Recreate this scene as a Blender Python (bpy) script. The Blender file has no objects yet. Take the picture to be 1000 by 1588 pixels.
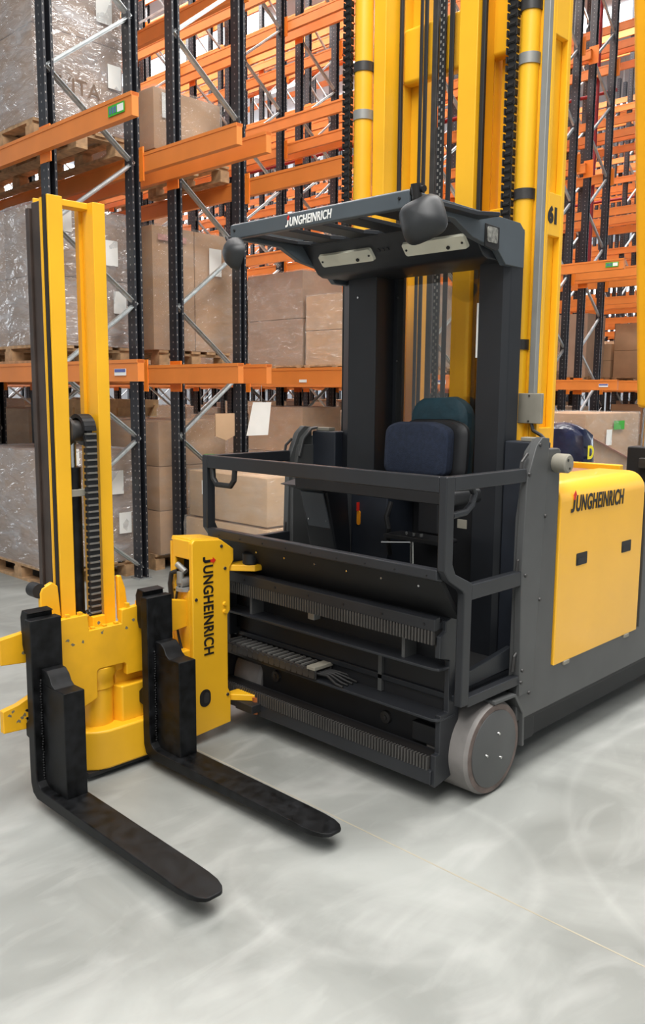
import bpy, bmesh, math, random
from mathutils import Vector, Matrix
random.seed(7)
PI = math.pi
scene = bpy.context.scene
COL = scene.collection

# ---------------------------------------------------------------- camera
cam_d = bpy.data.cameras.new('camera'); cam = bpy.data.objects.new('camera', cam_d); COL.objects.link(cam)
Rx = (0.7152655, 0.6988076, 0.0079487); Dn = (0.1037196, -0.0949007, -0.9900687); Fw = (-0.6911132, 0.7089865, -0.1403593)
cam.matrix_world = Matrix(((Rx[0], -Dn[0], -Fw[0], 1.76343), (Rx[1], -Dn[1], -Fw[1], -2.7216), (Rx[2], -Dn[2], -Fw[2], 1.6), (0, 0, 0, 1)))
cam_d.sensor_fit = 'HORIZONTAL'; cam_d.sensor_width = 36; cam_d.lens = 36 * 1316.19 / 1000
cam_d.clip_end = 300
scene.camera = cam

# ---------------------------------------------------------------- light
w = bpy.data.worlds.new('hall_ambient'); scene.world = w; w.use_nodes = True
w.node_tree.nodes['Background'].inputs[0].default_value = (0.95, 0.98, 1, 1)
w.node_tree.nodes['Background'].inputs[1].default_value = 0.42
def area(name, loc, sx, sy, power, rot=(0, 0, 0), col=(1, .98, .95)):
    d = bpy.data.lights.new(name, 'AREA'); d.shape = 'RECTANGLE'; d.size = sx; d.size_y = sy; d.energy = power; d.color = col
    o = bpy.data.objects.new(name, d); o.location = loc; o.rotation_euler = rot; COL.objects.link(o); return o
# luminaire rows of the transfer aisle and of the racking
area('transfer_aisle_lamp_light', (0.6, 0.5, 8.2), 2.2, 14, 950)
area('transfer_aisle_lamp_light', (3.6, -6.0, 8.2), 3, 10, 620)
area('rack_lamp_light', (-9, 3.9, 10.9), 10, 1.6, 800)
area('rack_lamp_light', (-12, 8.1, 10.9), 14, 1.6, 950)
area('rack_lamp_light', (-14, 18, 10.9), 20, 4, 2000)
vs = scene.view_settings
vs.view_transform = 'Standard'; vs.look = 'None'; vs.gamma = 1; vs.exposure = 0.42; vs.use_curve_mapping = False

# ---------------------------------------------------------------- materials
def lin(c): return tuple(((v / 255) / 12.92 if v <= 10 else ((v / 255 + .055) / 1.055) ** 2.4) for v in c) + (1,)
def mat(name, rgb, rough=.5, metal=0, var=.06, scale=8, bump=0, bscale=60, coat=0, spec=.5, rvar=0):
    m = bpy.data.materials.new(name); m.use_nodes = True; nt = m.node_tree; b = nt.nodes['Principled BSDF']
    b.inputs['Roughness'].default_value = rough; b.inputs['Metallic'].default_value = metal
    b.inputs['Coat Weight'].default_value = coat; b.inputs['Specular IOR Level'].default_value = spec
    c = lin(rgb); tc = nt.nodes.new('ShaderNodeTexCoord'); n = nt.nodes.new('ShaderNodeTexNoise')
    n.inputs['Scale'].default_value = scale; n.inputs['Detail'].default_value = 5; nt.links.new(tc.outputs['Object'], n.inputs['Vector'])
    r = nt.nodes.new('ShaderNodeValToRGB'); e = r.color_ramp.elements
    e[0].position = .3; e[1].position = .72
    e[0].color = tuple(max(0, x * (1 - var * 2)) for x in c[:3]) + (1,); e[1].color = tuple(min(1, x * (1 + var)) for x in c[:3]) + (1,)
    nt.links.new(n.outputs['Fac'], r.inputs['Fac']); nt.links.new(r.outputs['Color'], b.inputs['Base Color'])
    if rvar:
        mr = nt.nodes.new('ShaderNodeMapRange'); mr.inputs['To Min'].default_value = rough - rvar; mr.inputs['To Max'].default_value = rough + rvar
        nt.links.new(n.outputs['Fac'], mr.inputs['Value']); nt.links.new(mr.outputs['Result'], b.inputs['Roughness'])
    if bump:
        n2 = nt.nodes.new('ShaderNodeTexNoise'); n2.inputs['Scale'].default_value = bscale; nt.links.new(tc.outputs['Object'], n2.inputs['Vector'])
        bp = nt.nodes.new('ShaderNodeBump'); bp.inputs['Strength'].default_value = bump; bp.inputs['Distance'].default_value = .01
        nt.links.new(n2.outputs['Fac'], bp.inputs['Height']); nt.links.new(bp.outputs['Normal'], b.inputs['Normal'])
    return m
def emit(name, rgb, s):
    m = bpy.data.materials.new(name); m.use_nodes = True; b = m.node_tree.nodes['Principled BSDF']
    b.inputs['Base Color'].default_value = lin(rgb); b.inputs['Emission Color'].default_value = lin(rgb); b.inputs['Emission Strength'].default_value = s
    return m
YEL = mat('yellow_paint', (242, 182, 34), .38, var=.05, scale=3)
YWORN = mat('worn_yellow_paint', (240, 178, 24), .45, var=.08, scale=6)
HOOD = mat('hood_yellow', (248, 186, 50), .32, var=.03, scale=2, coat=.3)
FRAME = mat('dark_frame_paint', (36, 38, 42), .4, var=.08, scale=6)
ANT = mat('anthracite_paint', (76, 77, 77), .42, var=.06, scale=5)
CABG = mat('dark_cab_paint', (28, 31, 36), .45, var=.08, scale=6)
NAVY = mat('dark_panel_paint', (33, 38, 47), .5, var=.12, scale=9)
BLACK = mat('black_steel', (20, 21, 23), .48, var=.5, scale=22, rvar=.15, spec=.25)
GREASE = mat('greasy_steel', (52, 50, 49), .4, var=.2, scale=20)
DARK = mat('dark_void_steel', (25, 26, 29), .55, var=.15)
RUB = mat('rubber', (28, 28, 29), .6)
TYRE = mat('polyurethane_tyre', (124, 120, 117), .55, var=.12, scale=10)
TYRED = mat('tyre_rim_dirt', (104, 90, 84), .6, var=.2, scale=20)
CHROME = mat('bright_steel', (200, 200, 198), .22, 1, var=.05)
GALV = mat('galvanised_steel', (190, 195, 196), .38, .75, var=.1, scale=12)
ALU = mat('grey_aluminium', (150, 150, 146), .45, .4, var=.06)
STONEG = mat('stone_grey_plate', (138, 134, 122), .55, var=.1)
ORG = mat('orange_beam_paint', (226, 132, 58), .45, var=.05, scale=3)
ORGB = mat('orange_connector_paint', (238, 130, 42), .45, var=.04)
WOOD = mat('pallet_wood', (186, 150, 112), .75, var=.2, scale=14)
CRATE = mat('crate_wood', (196, 164, 122), .75, var=.15, scale=10)
CARD = mat('brown_cardboard', (182, 146, 112), .75, var=.07, scale=3)
CARDB = mat('grey_brown_cardboard', (168, 142, 120), .75, var=.07, scale=3)
CARDP = mat('pale_cardboard', (198, 166, 132), .75, var=.06, scale=3)
WHITE = mat('white_print', (236, 236, 232), .6, var=.02)
INK = mat('black_print', (22, 20, 20), .5, var=.02)
INKG = mat('faded_grey_print', (118, 96, 80), .7, var=.1)
RED = mat('red_print', (214, 40, 24), .5, var=.02)
GREEN = mat('green_print', (60, 170, 50), .6, var=.05)
BLUEP = mat('blue_print', (90, 100, 160), .6, var=.05)
TAPE = mat('printed_tape', (206, 160, 150), .4, var=.15, scale=40)
LENS = mat('lamp_lens', (216, 214, 196), .3, var=.03)
SEATB = mat('navy_seat_fabric', (30, 40, 60), .9, var=.15, scale=60, bump=.3, bscale=300)
SEATT = mat('teal_seat_cover', (22, 58, 70), .7, var=.2, scale=10, bump=.5, bscale=25)
ORANGE_TAG = mat('orange_key_tag', (240, 150, 20), .5)
BAG = mat('dark_blue_bag_film', (26, 32, 58), .25, var=.2, bump=.6, bscale=12)
CEIL = mat('ceiling_sheet', (150, 152, 154), .7, var=.04, scale=.4)
WALLM = mat('wall_panel', (176, 180, 184), .7, var=.04, scale=.5)
REDP = mat('red_pipe_paint', (150, 30, 34), .45)
LAMP = emit('luminaire', (255, 252, 245), 9)
SKYL = emit('daylight_window', (240, 248, 255), 5)

def rack_black():
    m = mat('black_rack_upright', (40, 42, 48), .4, var=.1)
    nt = m.node_tree; b = nt.nodes['Principled BSDF']; tc = [n for n in nt.nodes if n.type == 'TEX_COORD'][0]
    sep = nt.nodes.new('ShaderNodeSeparateXYZ'); nt.links.new(tc.outputs['Object'], sep.inputs[0])
    def M(op, a, v=None, v2=None):
        n = nt.nodes.new('ShaderNodeMath'); n.operation = op
        if isinstance(a, float): n.inputs[0].default_value = a
        else: nt.links.new(a, n.inputs[0])
        if v is not None:
            if isinstance(v, float): n.inputs[1].default_value = v
            else: nt.links.new(v, n.inputs[1])
        return n.outputs[0]
    z = M('MULTIPLY', sep.outputs['Z'], 1 / .06); fz = M('SUBTRACT', M('FRACT', z), .5)
    dz = M('LESS_THAN', M('ABSOLUTE', fz), .11)
    ay = M('MULTIPLY', M('LESS_THAN', M('ABSOLUTE', M('SUBTRACT', M('ABSOLUTE', sep.outputs['Y']), .031)), .0035), M('GREATER_THAN', sep.outputs['X'], .0495))
    ax = M('MULTIPLY', M('LESS_THAN', M('ABSOLUTE', sep.outputs['X']), .0042), M('GREATER_THAN', M('ABSOLUTE', sep.outputs['Y']), .0395))
    f = M('MULTIPLY', dz, M('MAXIMUM', ax, ay))
    mx = nt.nodes.new('ShaderNodeMix'); mx.data_type = 'RGBA'; src = b.inputs['Base Color'].links[0].from_socket
    nt.links.new(f, mx.inputs['Factor']); nt.links.new(src, mx.inputs['A']); mx.inputs['B'].default_value = lin((150, 147, 143))
    nt.links.new(mx.outputs['Result'], b.inputs['Base Color'])
    return m
RBLK = rack_black()

def film_mat(name, base, amount):
    m = bpy.data.materials.new(name); m.use_nodes = True; nt = m.node_tree; nt.nodes.clear(); N = nt.nodes.new; L = nt.links.new
    out = N('ShaderNodeOutputMaterial'); tr = N('ShaderNodeBsdfTransparent'); df = N('ShaderNodeBsdfDiffuse'); gl = N('ShaderNodeBsdfGlossy')
    df.inputs[0].default_value = lin(base); gl.inputs['Roughness'].default_value = .17; gl.inputs[0].default_value = (1, 1, 1, 1)
    tc = N('ShaderNodeTexCoord'); mp = N('ShaderNodeMapping'); mp.inputs['Scale'].default_value = (1.6, 1.6, 4.2); mp.inputs['Rotation'].default_value = (.35, .25, 0); L(tc.outputs['Object'], mp.inputs[0])
    n = N('ShaderNodeTexNoise'); n.inputs['Scale'].default_value = 2.0; n.inputs['Detail'].default_value = 3; n.inputs['Distortion'].default_value = .6; L(mp.outputs[0], n.inputs['Vector'])
    wv = N('ShaderNodeTexNoise'); wv.inputs['Scale'].default_value = 4.2; wv.inputs['Detail'].default_value = 2.5; wv.inputs['Distortion'].default_value = 1.0; L(mp.outputs[0], wv.inputs['Vector'])
    bp = N('ShaderNodeBump'); bp.inputs['Strength'].default_value = 1; bp.inputs['Distance'].default_value = .045; L(wv.outputs['Fac'], bp.inputs['Height']); L(bp.outputs['Normal'], gl.inputs['Normal'])
    r = N('ShaderNodeMapRange'); r.inputs['From Min'].default_value = .4; r.inputs['From Max'].default_value = .72; r.inputs['To Min'].default_value = amount * .45; r.inputs['To Max'].default_value = min(.9, amount * 1.5); L(n.outputs['Fac'], r.inputs['Value'])
    m1 = N('ShaderNodeMixShader'); L(r.outputs['Result'], m1.inputs[0]); L(tr.outputs[0], m1.inputs[1]); L(df.outputs[0], m1.inputs[2])
    m2 = N('ShaderNodeMixShader'); m2.inputs[0].default_value = max(.045, amount * .62 - .055); L(m1.outputs[0], m2.inputs[1]); L(gl.outputs[0], m2.inputs[2]); L(m2.outputs[0], out.inputs[0])
    return m
FILM = film_mat('stretch_film', (220, 216, 210), .16)
FILMH = film_mat('thick_stretch_film', (208, 208, 212), .34)

def glass_mat():
    m = bpy.data.materials.new('cab_window_glass'); m.use_nodes = True; nt = m.node_tree; nt.nodes.clear()
    out = nt.nodes.new('ShaderNodeOutputMaterial'); t = nt.nodes.new('ShaderNodeBsdfTransparent'); t.inputs[0].default_value = (.93, .92, .89, 1)
    g = nt.nodes.new('ShaderNodeBsdfGlossy'); g.inputs['Roughness'].default_value = .02; mx = nt.nodes.new('ShaderNodeMixShader'); mx.inputs[0].default_value = .06
    nt.links.new(t.outputs[0], mx.inputs[1]); nt.links.new(g.outputs[0], mx.inputs[2]); nt.links.new(mx.outputs[0], out.inputs[0])
    return m
GLASS = glass_mat()

def floor_mat():
    m = bpy.data.materials.new('polished_concrete'); m.use_nodes = True; nt = m.node_tree; b = nt.nodes['Principled BSDF']
    tc = nt.nodes.new('ShaderNodeTexCoord')
    def noise(s, d, dist=0):
        n = nt.nodes.new('ShaderNodeTexNoise'); n.inputs['Scale'].default_value = s; n.inputs['Detail'].default_value = d; n.inputs['Distortion'].default_value = dist
        nt.links.new(tc.outputs['Object'], n.inputs['Vector']); return n
    n1 = noise(1.3, 9, .9); n2 = noise(7, 11, 1.0)
    mp = nt.nodes.new('ShaderNodeMapping'); mp.inputs['Scale'].default_value = (1, .35, 1); mp.inputs['Rotation'].default_value = (0, 0, .5); nt.links.new(tc.outputs['Object'], mp.inputs[0]); nt.links.new(mp.outputs[0], n2.inputs['Vector'])
    r1 = nt.nodes.new('ShaderNodeValToRGB'); e = r1.color_ramp.elements
    e[0].position = .3; e[0].color = lin((124, 126, 122)); e[1].position = .7; e[1].color = lin((164, 166, 162))
    nt.links.new(n1.outputs['Fac'], r1.inputs['Fac'])
    # pale scuffs
    r2 = nt.nodes.new('ShaderNodeValToRGB'); e = r2.color_ramp.elements; e[0].position = .5; e[0].color = (0, 0, 0, 1); e[1].position = .78; e[1].color = (.34, .34, .34, 1)
    nt.links.new(n2.outputs['Fac'], r2.inputs['Fac'])
    mx = nt.nodes.new('ShaderNodeMix'); mx.data_type = 'RGBA'; mx.inputs['B'].default_value = lin((188, 188, 185))
    nt.links.new(r2.outputs['Color'], mx.inputs['Factor']); nt.links.new(r1.outputs['Color'], mx.inputs['A'])
    # worn turning arc left by tyres
    def Mth(op, a, v):
        n = nt.nodes.new('ShaderNodeMath'); n.operation = op; nt.links.new(a, n.inputs[0])
        if isinstance(v, (int, float)): n.inputs[1].default_value = v
        else: nt.links.new(v, n.inputs[1])
        return n.outputs[0]
    fac = None
    for cx, cy, rr, wd in ((.02, -.62, .52, .035), (1.6, .9, 1.5, .03), (2.4, -.2, 2.9, .06)):
        vs_ = nt.nodes.new('ShaderNodeVectorMath'); vs_.operation = 'DISTANCE'; vs_.inputs[1].default_value = (cx, cy, 0); nt.links.new(tc.outputs['Object'], vs_.inputs[0])
        d = Mth('ABSOLUTE', Mth('SUBTRACT', vs_.outputs['Value'], rr), 0)
        mr = nt.nodes.new('ShaderNodeMapRange'); mr.inputs['From Min'].default_value = 0; mr.inputs['From Max'].default_value = wd; mr.inputs['To Min'].default_value = .3; mr.inputs['To Max'].default_value = 0
        nt.links.new(d, mr.inputs['Value']); f = Mth('MULTIPLY', mr.outputs['Result'], n1.outputs['Fac'])
        fac = f if fac is None else Mth('MAXIMUM', fac, f)
    mx2 = nt.nodes.new('ShaderNodeMix'); mx2.data_type = 'RGBA'; mx2.inputs['B'].default_value = lin((190, 190, 187))
    nt.links.new(fac, mx2.inputs['Factor']); nt.links.new(mx.outputs['Result'], mx2.inputs['A'])
    nt.links.new(mx2.outputs['Result'], b.inputs['Base Color'])
    rr = nt.nodes.new('ShaderNodeMapRange'); rr.inputs['To Min'].default_value = .42; rr.inputs['To Max'].default_value = .62
    nt.links.new(n2.outputs['Fac'], rr.inputs['Value']); nt.links.new(rr.outputs['Result'], b.inputs['Roughness'])
    return m
FLOOR = floor_mat()

# ---------------------------------------------------------------- mesh helpers
def B(): return bmesh.new()
def box(bm, x0, x1, y0, y1, z0, z1):
    v = [bm.verts.new((x, y, z)) for x in (x0, x1) for y in (y0, y1) for z in (z0, z1)]
    for f in ((0, 1, 3, 2), (4, 6, 7, 5), (0, 4, 5, 1), (2, 3, 7, 6), (0, 2, 6, 4), (1, 5, 7, 3)): bm.faces.new([v[i] for i in f])
    return bm
def prism(bm, pts, axis, a0, a1):
    def P(p, a): return {'x': (a, p[0], p[1]), 'y': (p[0], a, p[1]), 'z': (p[0], p[1], a)}[axis]
    A = [bm.verts.new(P(p, a0)) for p in pts]; Bv = [bm.verts.new(P(p, a1)) for p in pts]; n = len(pts)
    bm.faces.new(A); bm.faces.new(Bv[::-1])
    for i in range(n): bm.faces.new((A[i], A[(i + 1) % n], Bv[(i + 1) % n], Bv[i]))
    return bm
def cyl(bm, p0, p1, r, n=20, r2=None, cap=True):
    p0 = Vector(p0); p1 = Vector(p1); d = (p1 - p0).normalized(); r2 = r if r2 is None else r2
    u = d.orthogonal().normalized(); w_ = d.cross(u)
    a = [bm.verts.new(p0 + r * (math.cos(2 * PI * i / n) * u + math.sin(2 * PI * i / n) * w_)) for i in range(n)]
    b = [bm.verts.new(p1 + r2 * (math.cos(2 * PI * i / n) * u + math.sin(2 * PI * i / n) * w_)) for i in range(n)]
    for i in range(n): bm.faces.new((a[i], a[(i + 1) % n], b[(i + 1) % n], b[i]))
    if cap: bm.faces.new(a[::-1]); bm.faces.new(b)
    return bm
def lathe(bm, prof, c, axis='x', n=40):
    rings = []
    for r, a in prof:
        ring = []
        for i in range(n):
            t = 2 * PI * i / n; p = {'x': (a, r * math.cos(t), r * math.sin(t)), 'y': (r * math.cos(t), a, r * math.sin(t)), 'z': (r * math.cos(t), r * math.sin(t), a)}[axis]
            ring.append(bm.verts.new(Vector(c) + Vector(p)))
        rings.append(ring)
    for A, Bq in zip(rings, rings[1:]):
        for i in range(n): bm.faces.new((A[i], A[(i + 1) % n], Bq[(i + 1) % n], Bq[i]))
    bm.faces.new(rings[0][::-1]); bm.faces.new(rings[-1]); return bm
def tube(bm, pts, r, n=8):
    pts = [Vector(p) for p in pts]; rings = []; prev = None
    for i, p in enumerate(pts):
        d = (pts[min(i + 1, len(pts) - 1)] - pts[max(i - 1, 0)]).normalized()
        u = d.orthogonal().normalized() if prev is None else (prev - d * prev.dot(d)).normalized()
        prev = u; w_ = d.cross(u)
        rings.append([bm.verts.new(p + r * (math.cos(2 * PI * k / n) * u + math.sin(2 * PI * k / n) * w_)) for k in range(n)])
    for A, Bq in zip(rings, rings[1:]):
        for k in range(n): bm.faces.new((A[k], A[(k + 1) % n], Bq[(k + 1) % n], Bq[k]))
    bm.faces.new(rings[0][::-1]); bm.faces.new(rings[-1]); return bm
def bar(bm, p0, p1, w_, t, up=(0, 0, 1)):
    p0 = Vector(p0); p1 = Vector(p1); d = (p1 - p0).normalized(); up = Vector(up); s = d.cross(up).normalized(); u = s.cross(d)
    V = [bm.verts.new(p + a * w_ / 2 * s + b * t / 2 * u) for p in (p0, p1) for a, b in ((-1, -1), (1, -1), (1, 1), (-1, 1))]
    bm.faces.new(V[3::-1]); bm.faces.new(V[4:])
    for i in range(4): bm.faces.new((V[i], V[(i + 1) % 4], V[4 + (i + 1) % 4], V[4 + i]))
    return bm
def rrect(cx, cy, w_, h, r, n=4):
    out = []
    for sx, sy, a in ((1, 1, 0), (-1, 1, 90), (-1, -1, 180), (1, -1, 270)):
        for k in range(n + 1):
            t = math.radians(a + 90 * k / n); out.append((cx + sx * (w_ / 2 - r) + r * math.cos(t), cy + sy * (h / 2 - r) + r * math.sin(t)))
    return out
def mesh_of(name, bm, m):
    bmesh.ops.recalc_face_normals(bm, faces=bm.faces); me = bpy.data.meshes.new(name); bm.to_mesh(me); bm.free()
    me.shade_smooth(); me.set_sharp_from_angle(angle=math.radians(32)); me.materials.append(m); return me
def wloc(o):
    v = Vector((0, 0, 0))
    while o: v = v + o.location; o = o.parent
    return v
def obj(name, bm, m, parent=None, bevel=0, seg=2, label=None):
    o = bpy.data.objects.new(name, mesh_of(name, bm, m)); COL.objects.link(o)
    if parent: o.parent = parent; o.location = -wloc(parent)
    if bevel:
        b = o.modifiers.new('bevel', 'BEVEL'); b.width = bevel; b.segments = seg; b.limit_method = 'ANGLE'; b.angle_limit = math.radians(40); b.harden_normals = True
    if label: o['label'] = label
    return o
def inst(name, me, loc, parent=None, rot=None):
    o = bpy.data.objects.new(name, me); COL.objects.link(o); o.location = loc
    if parent: o.parent = parent
    if rot: o.rotation_euler = rot
    return o
def tag(o, label, cat, group=None, kind=None):
    o['label'] = label; o['category'] = cat
    if group: o['group'] = group
    if kind: o['kind'] = kind
    return o
def thing(name, label, cat, loc=(0, 0, 0), group=None):
    o = bpy.data.objects.new(name, None); COL.objects.link(o); o.location = loc; o.empty_display_size = .1
    return tag(o, label, cat, group)
def copy_tree(o, parent=None):
    c = o.copy(); COL.objects.link(c); c.parent = parent
    for ch in o.children: copy_tree(ch, c)
    return c
def text(name, s, m, parent, org, ex, ey, size, sx=1, shear=0, bold=.0, ext=.001, align='LEFT', space=1.0):
    c = bpy.data.curves.new(name, 'FONT'); c.body = s; c.size = size; c.shear = shear; c.offset = bold; c.extrude = ext; c.align_x = align; c.space_character = space
    t = bpy.data.objects.new(name, c); COL.objects.link(t)
    dg = bpy.context.evaluated_depsgraph_get(); me = bpy.data.meshes.new_from_object(t.evaluated_get(dg)); bpy.data.objects.remove(t)
    ex = Vector(ex).normalized(); ey = Vector(ey).normalized(); ez = ex.cross(ey)
    Mx = Matrix(((ex.x * sx, ey.x, ez.x, org[0]), (ex.y * sx, ey.y, ez.y, org[1]), (ex.z * sx, ey.z, ez.z, org[2]), (0, 0, 0, 1)))
    me.transform(Mx); me.materials.clear(); me.materials.append(m)
    o = bpy.data.objects.new(name, me); COL.objects.link(o)
    if parent: o.parent = parent; o.location = -wloc(parent)
    return o

def logo(parent, org, ex, ey, h, sx, m, shear):
    # wordmark: a J with a red arrow growing out of its stem, then the other letters
    ex = Vector(ex).normalized(); ey = Vector(ey).normalized(); ez = ex.cross(ey); org = Vector(org)
    def flat(name, pts, mm, t):
        bm = B(); lo = [bm.verts.new(org + ex * ((a + shear * b) * h * sx * 1.25) + ey * (b * h)) for a, b in pts]; hi = [bm.verts.new(v.co + ez * t) for v in lo]; n = len(pts)
        bm.faces.new(lo[::-1]); bm.faces.new(hi)
        for i in range(n): bm.faces.new((lo[i], lo[(i + 1) % n], hi[(i + 1) % n], hi[i]))
        obj(name, bm, mm, parent)
    flat('lettering', [(0, -.06), (.3, -.06), (.46, .02), (.55, .2), (.55, .72), (.3, .72), (.3, .24), (.24, .17), (0, .17)], m, .0012)
    flat('logo_arrow', [(.3, .72), (.55, .72), (.55, .98), (.72, .98), (.425, 1.32), (.13, .98), (.3, .98)], RED, .0013)
    text('lettering', 'UNGHEINRICH', m, parent, org + ex * (h * sx * .92), ex, ey, h / .70, sx=sx, shear=shear, bold=h * .03, space=1.07)

# ---------------------------------------------------------------- the hall
fl = obj('floor', box(B(), -60, 14, -16, 60, -.2, 0), FLOOR); fl['kind'] = 'structure'
obj('floor_joint', box(B(), -3.2, 9, -.5125, -.5065, 0, .0006), mat('joint_sealant', (168, 160, 142), .7), fl)
obj('floor_joint', box(B(), 2.9, 2.907, -12, 12, 0, .0006), mat('joint_sealant_grey', (150, 148, 140), .7), fl)
ce = obj('ceiling', box(B(), -60, 14, -16, 60, 12.5, 12.8), CEIL); ce['kind'] = 'structure'
wl = obj('wall_back', box(B(), -60, 14, 47.5, 48, 0, 12.5), WALLM); wl['kind'] = 'structure'
wl = obj('wall_left', box(B(), -34.3, -34, -16, 48, 0, 12.5), WALLM); wl['kind'] = 'structure'
for i in range(6):
    y = -3 + i * 8.2
    win = obj('window_%d' % (i + 1), box(B(), -33.99, -33.9, y, y + 6.5, 2.5, 11.5), SKYL); win['kind'] = 'structure'
for i in range(5):
    x = -33 + i * 8
    win = obj('window_%d' % (i + 7), box(B(), x, x + 6, 47.4, 47.49, 2.5, 10.5), SKYL); win['kind'] = 'structure'
for i, (sx_, sy_) in enumerate(((-12, 1.5), (-12, 8.5), (-12, 15.5), (-12, 22.5), (-22, 1.5), (-22, 8.5), (-22, 15.5), (-22, 22.5))):
    win = obj('window_%d' % (i + 12), box(B(), sx_ - 4, sx_ + 4, sy_ - 1.0, sy_ + 1.0, 12.4, 12.49), SKYL); win['kind'] = 'structure'
lamp_me = None
k = 0
BORD_ = ['first', 'second', 'third', 'fourth', 'fifth', 'sixth', 'seventh']
for ly, yy in enumerate((3.9, 8.1, 12.1, 16.5, 21, 25.3, 29.7)):
    for lx, xx in enumerate((-7, -11, -15, -19, -23, -28)):
        if lamp_me is None:
            bm = B(); box(bm, -1.1, 1.1, -.12, .12, 0, .05); lamp_me = mesh_of('diffuser', bm, LAMP)
            bm = B(); box(bm, -1.15, 1.15, -.16, .16, .05, .14); box(bm, -.9, -.88, -.01, .01, .14, 1.5); box(bm, .88, .9, -.01, .01, .14, 1.5); house_me = mesh_of('housing', bm, ALU)
        t = thing('ceiling_luminaire', 'ceiling luminaire, %s along, %s aisle of the racking' % (BORD_[lx], BORD_[ly]), 'lamp', (xx, yy, 11), 'ceiling luminaires between the racks')
        inst('diffuser', lamp_me, (0, 0, 0), t); inst('housing', house_me, (0, 0, 0), t)

# ---------------------------------------------------------------- racking
LV = [1.73, 3.40, 5.08, 6.75, 8.42, 10.1]
BAY = 2.55
def upright_mesh(h):
    bm = B(); t = .012; W = .1; D = .08       # open C profile
    prism(bm, [(-W / 2, -D / 2), (W / 2, -D / 2), (W / 2, -D / 4), (W / 2 - t, -D / 4), (W / 2 - t, -D / 2 + t), (-W / 2 + t, -D / 2 + t), (-W / 2 + t, D / 2 - t), (W / 2 - t, D / 2 - t), (W / 2 - t, D / 4), (W / 2, D / 4), (W / 2, D / 2), (-W / 2, D / 2)], 'z', 0, h)
    return mesh_of('upright', bm, RBLK)
UP = upright_mesh(11.0)
FOOT = mesh_of('foot_plate', box(B(), -.068, .068, -.06, .06, 0, .012), GALV)
def beam_mesh(L):
    bm = B(); box(bm, -L, 0, -.025, .025, -.072, .072); box(bm, -L, 0, -.03, .03, .05, .073)
    return mesh_of('beam', bm, ORG)
CANT = 1.25
BEAM = beam_mesh(BAY); BEAMC = beam_mesh(BAY + CANT)
bm = B(); box(bm, -.05, .105, -.006, .006, -.14, .12)
for zz in (-.11, -.09, .085, .105): cyl(bm, (.08, -.008, zz), (.08, .008, zz), .006, 6)
CONN = mesh_of('connector', bm, ORGB)
def brace_mesh(dy, dz):
    bm = B(); L = math.hypot(dy, dz); bar(bm, (0, 0, 0), (0, dy, dz), .03, .034, (1, 0, 0)); bar(bm, (.016, 0, 0), (.016, dy, dz), .006, .046, (1, 0, 0))
    return mesh_of('brace', bm, GALV)
GRNST = mesh_of('green_sticker', box(B(), -.05, .05, -.0015, .0015, -.03, .03), GREEN)
WHTST = mesh_of('white_sticker', box(B(), -.05, .05, -.0015, .0015, -.03, .03), WHITE)
BLUST = mesh_of('blue_sticker', box(B(), -.05, .05, -.0015, .0015, -.015, .015), BLUEP)
ROWS = []     # (y0,y1,y2,y3,x_end,n_bays,detail)
ROWS.append((.58, 1.31, 1.72, 2.42, -4.33, 8, 2))
ROWS.append((5.37, 6.10, 6.48, 7.24, -5.2, 8, 2))
ROWS.append((8.98, 9.62, 10.1, 10.75, -5.0, 8, 1))
for i in range(1, 7): ROWS.append((9 + 4.4 * i, 9.68 + 4.4 * i, 10.08 + 4.4 * i, 10.76 + 4.4 * i, -5.0 - .25 * i, 8, 0))
ORD = ['nearest', 'second', 'third', 'fourth', 'fifth', 'sixth', 'seventh', 'eighth', 'ninth']
DZ = .55
def lattice_mesh(dy, h, first):
    bm = B(); z = .1; s = -1 if first else 1
    while z + DZ < h:
        a, b = (0, dy) if s > 0 else (dy, 0); bar(bm, (0, a, z), (0, b, z + DZ), .03, .034, (1, 0, 0)); z += DZ; s = -s
    return mesh_of('brace_lattice', bm, GALV)
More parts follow.
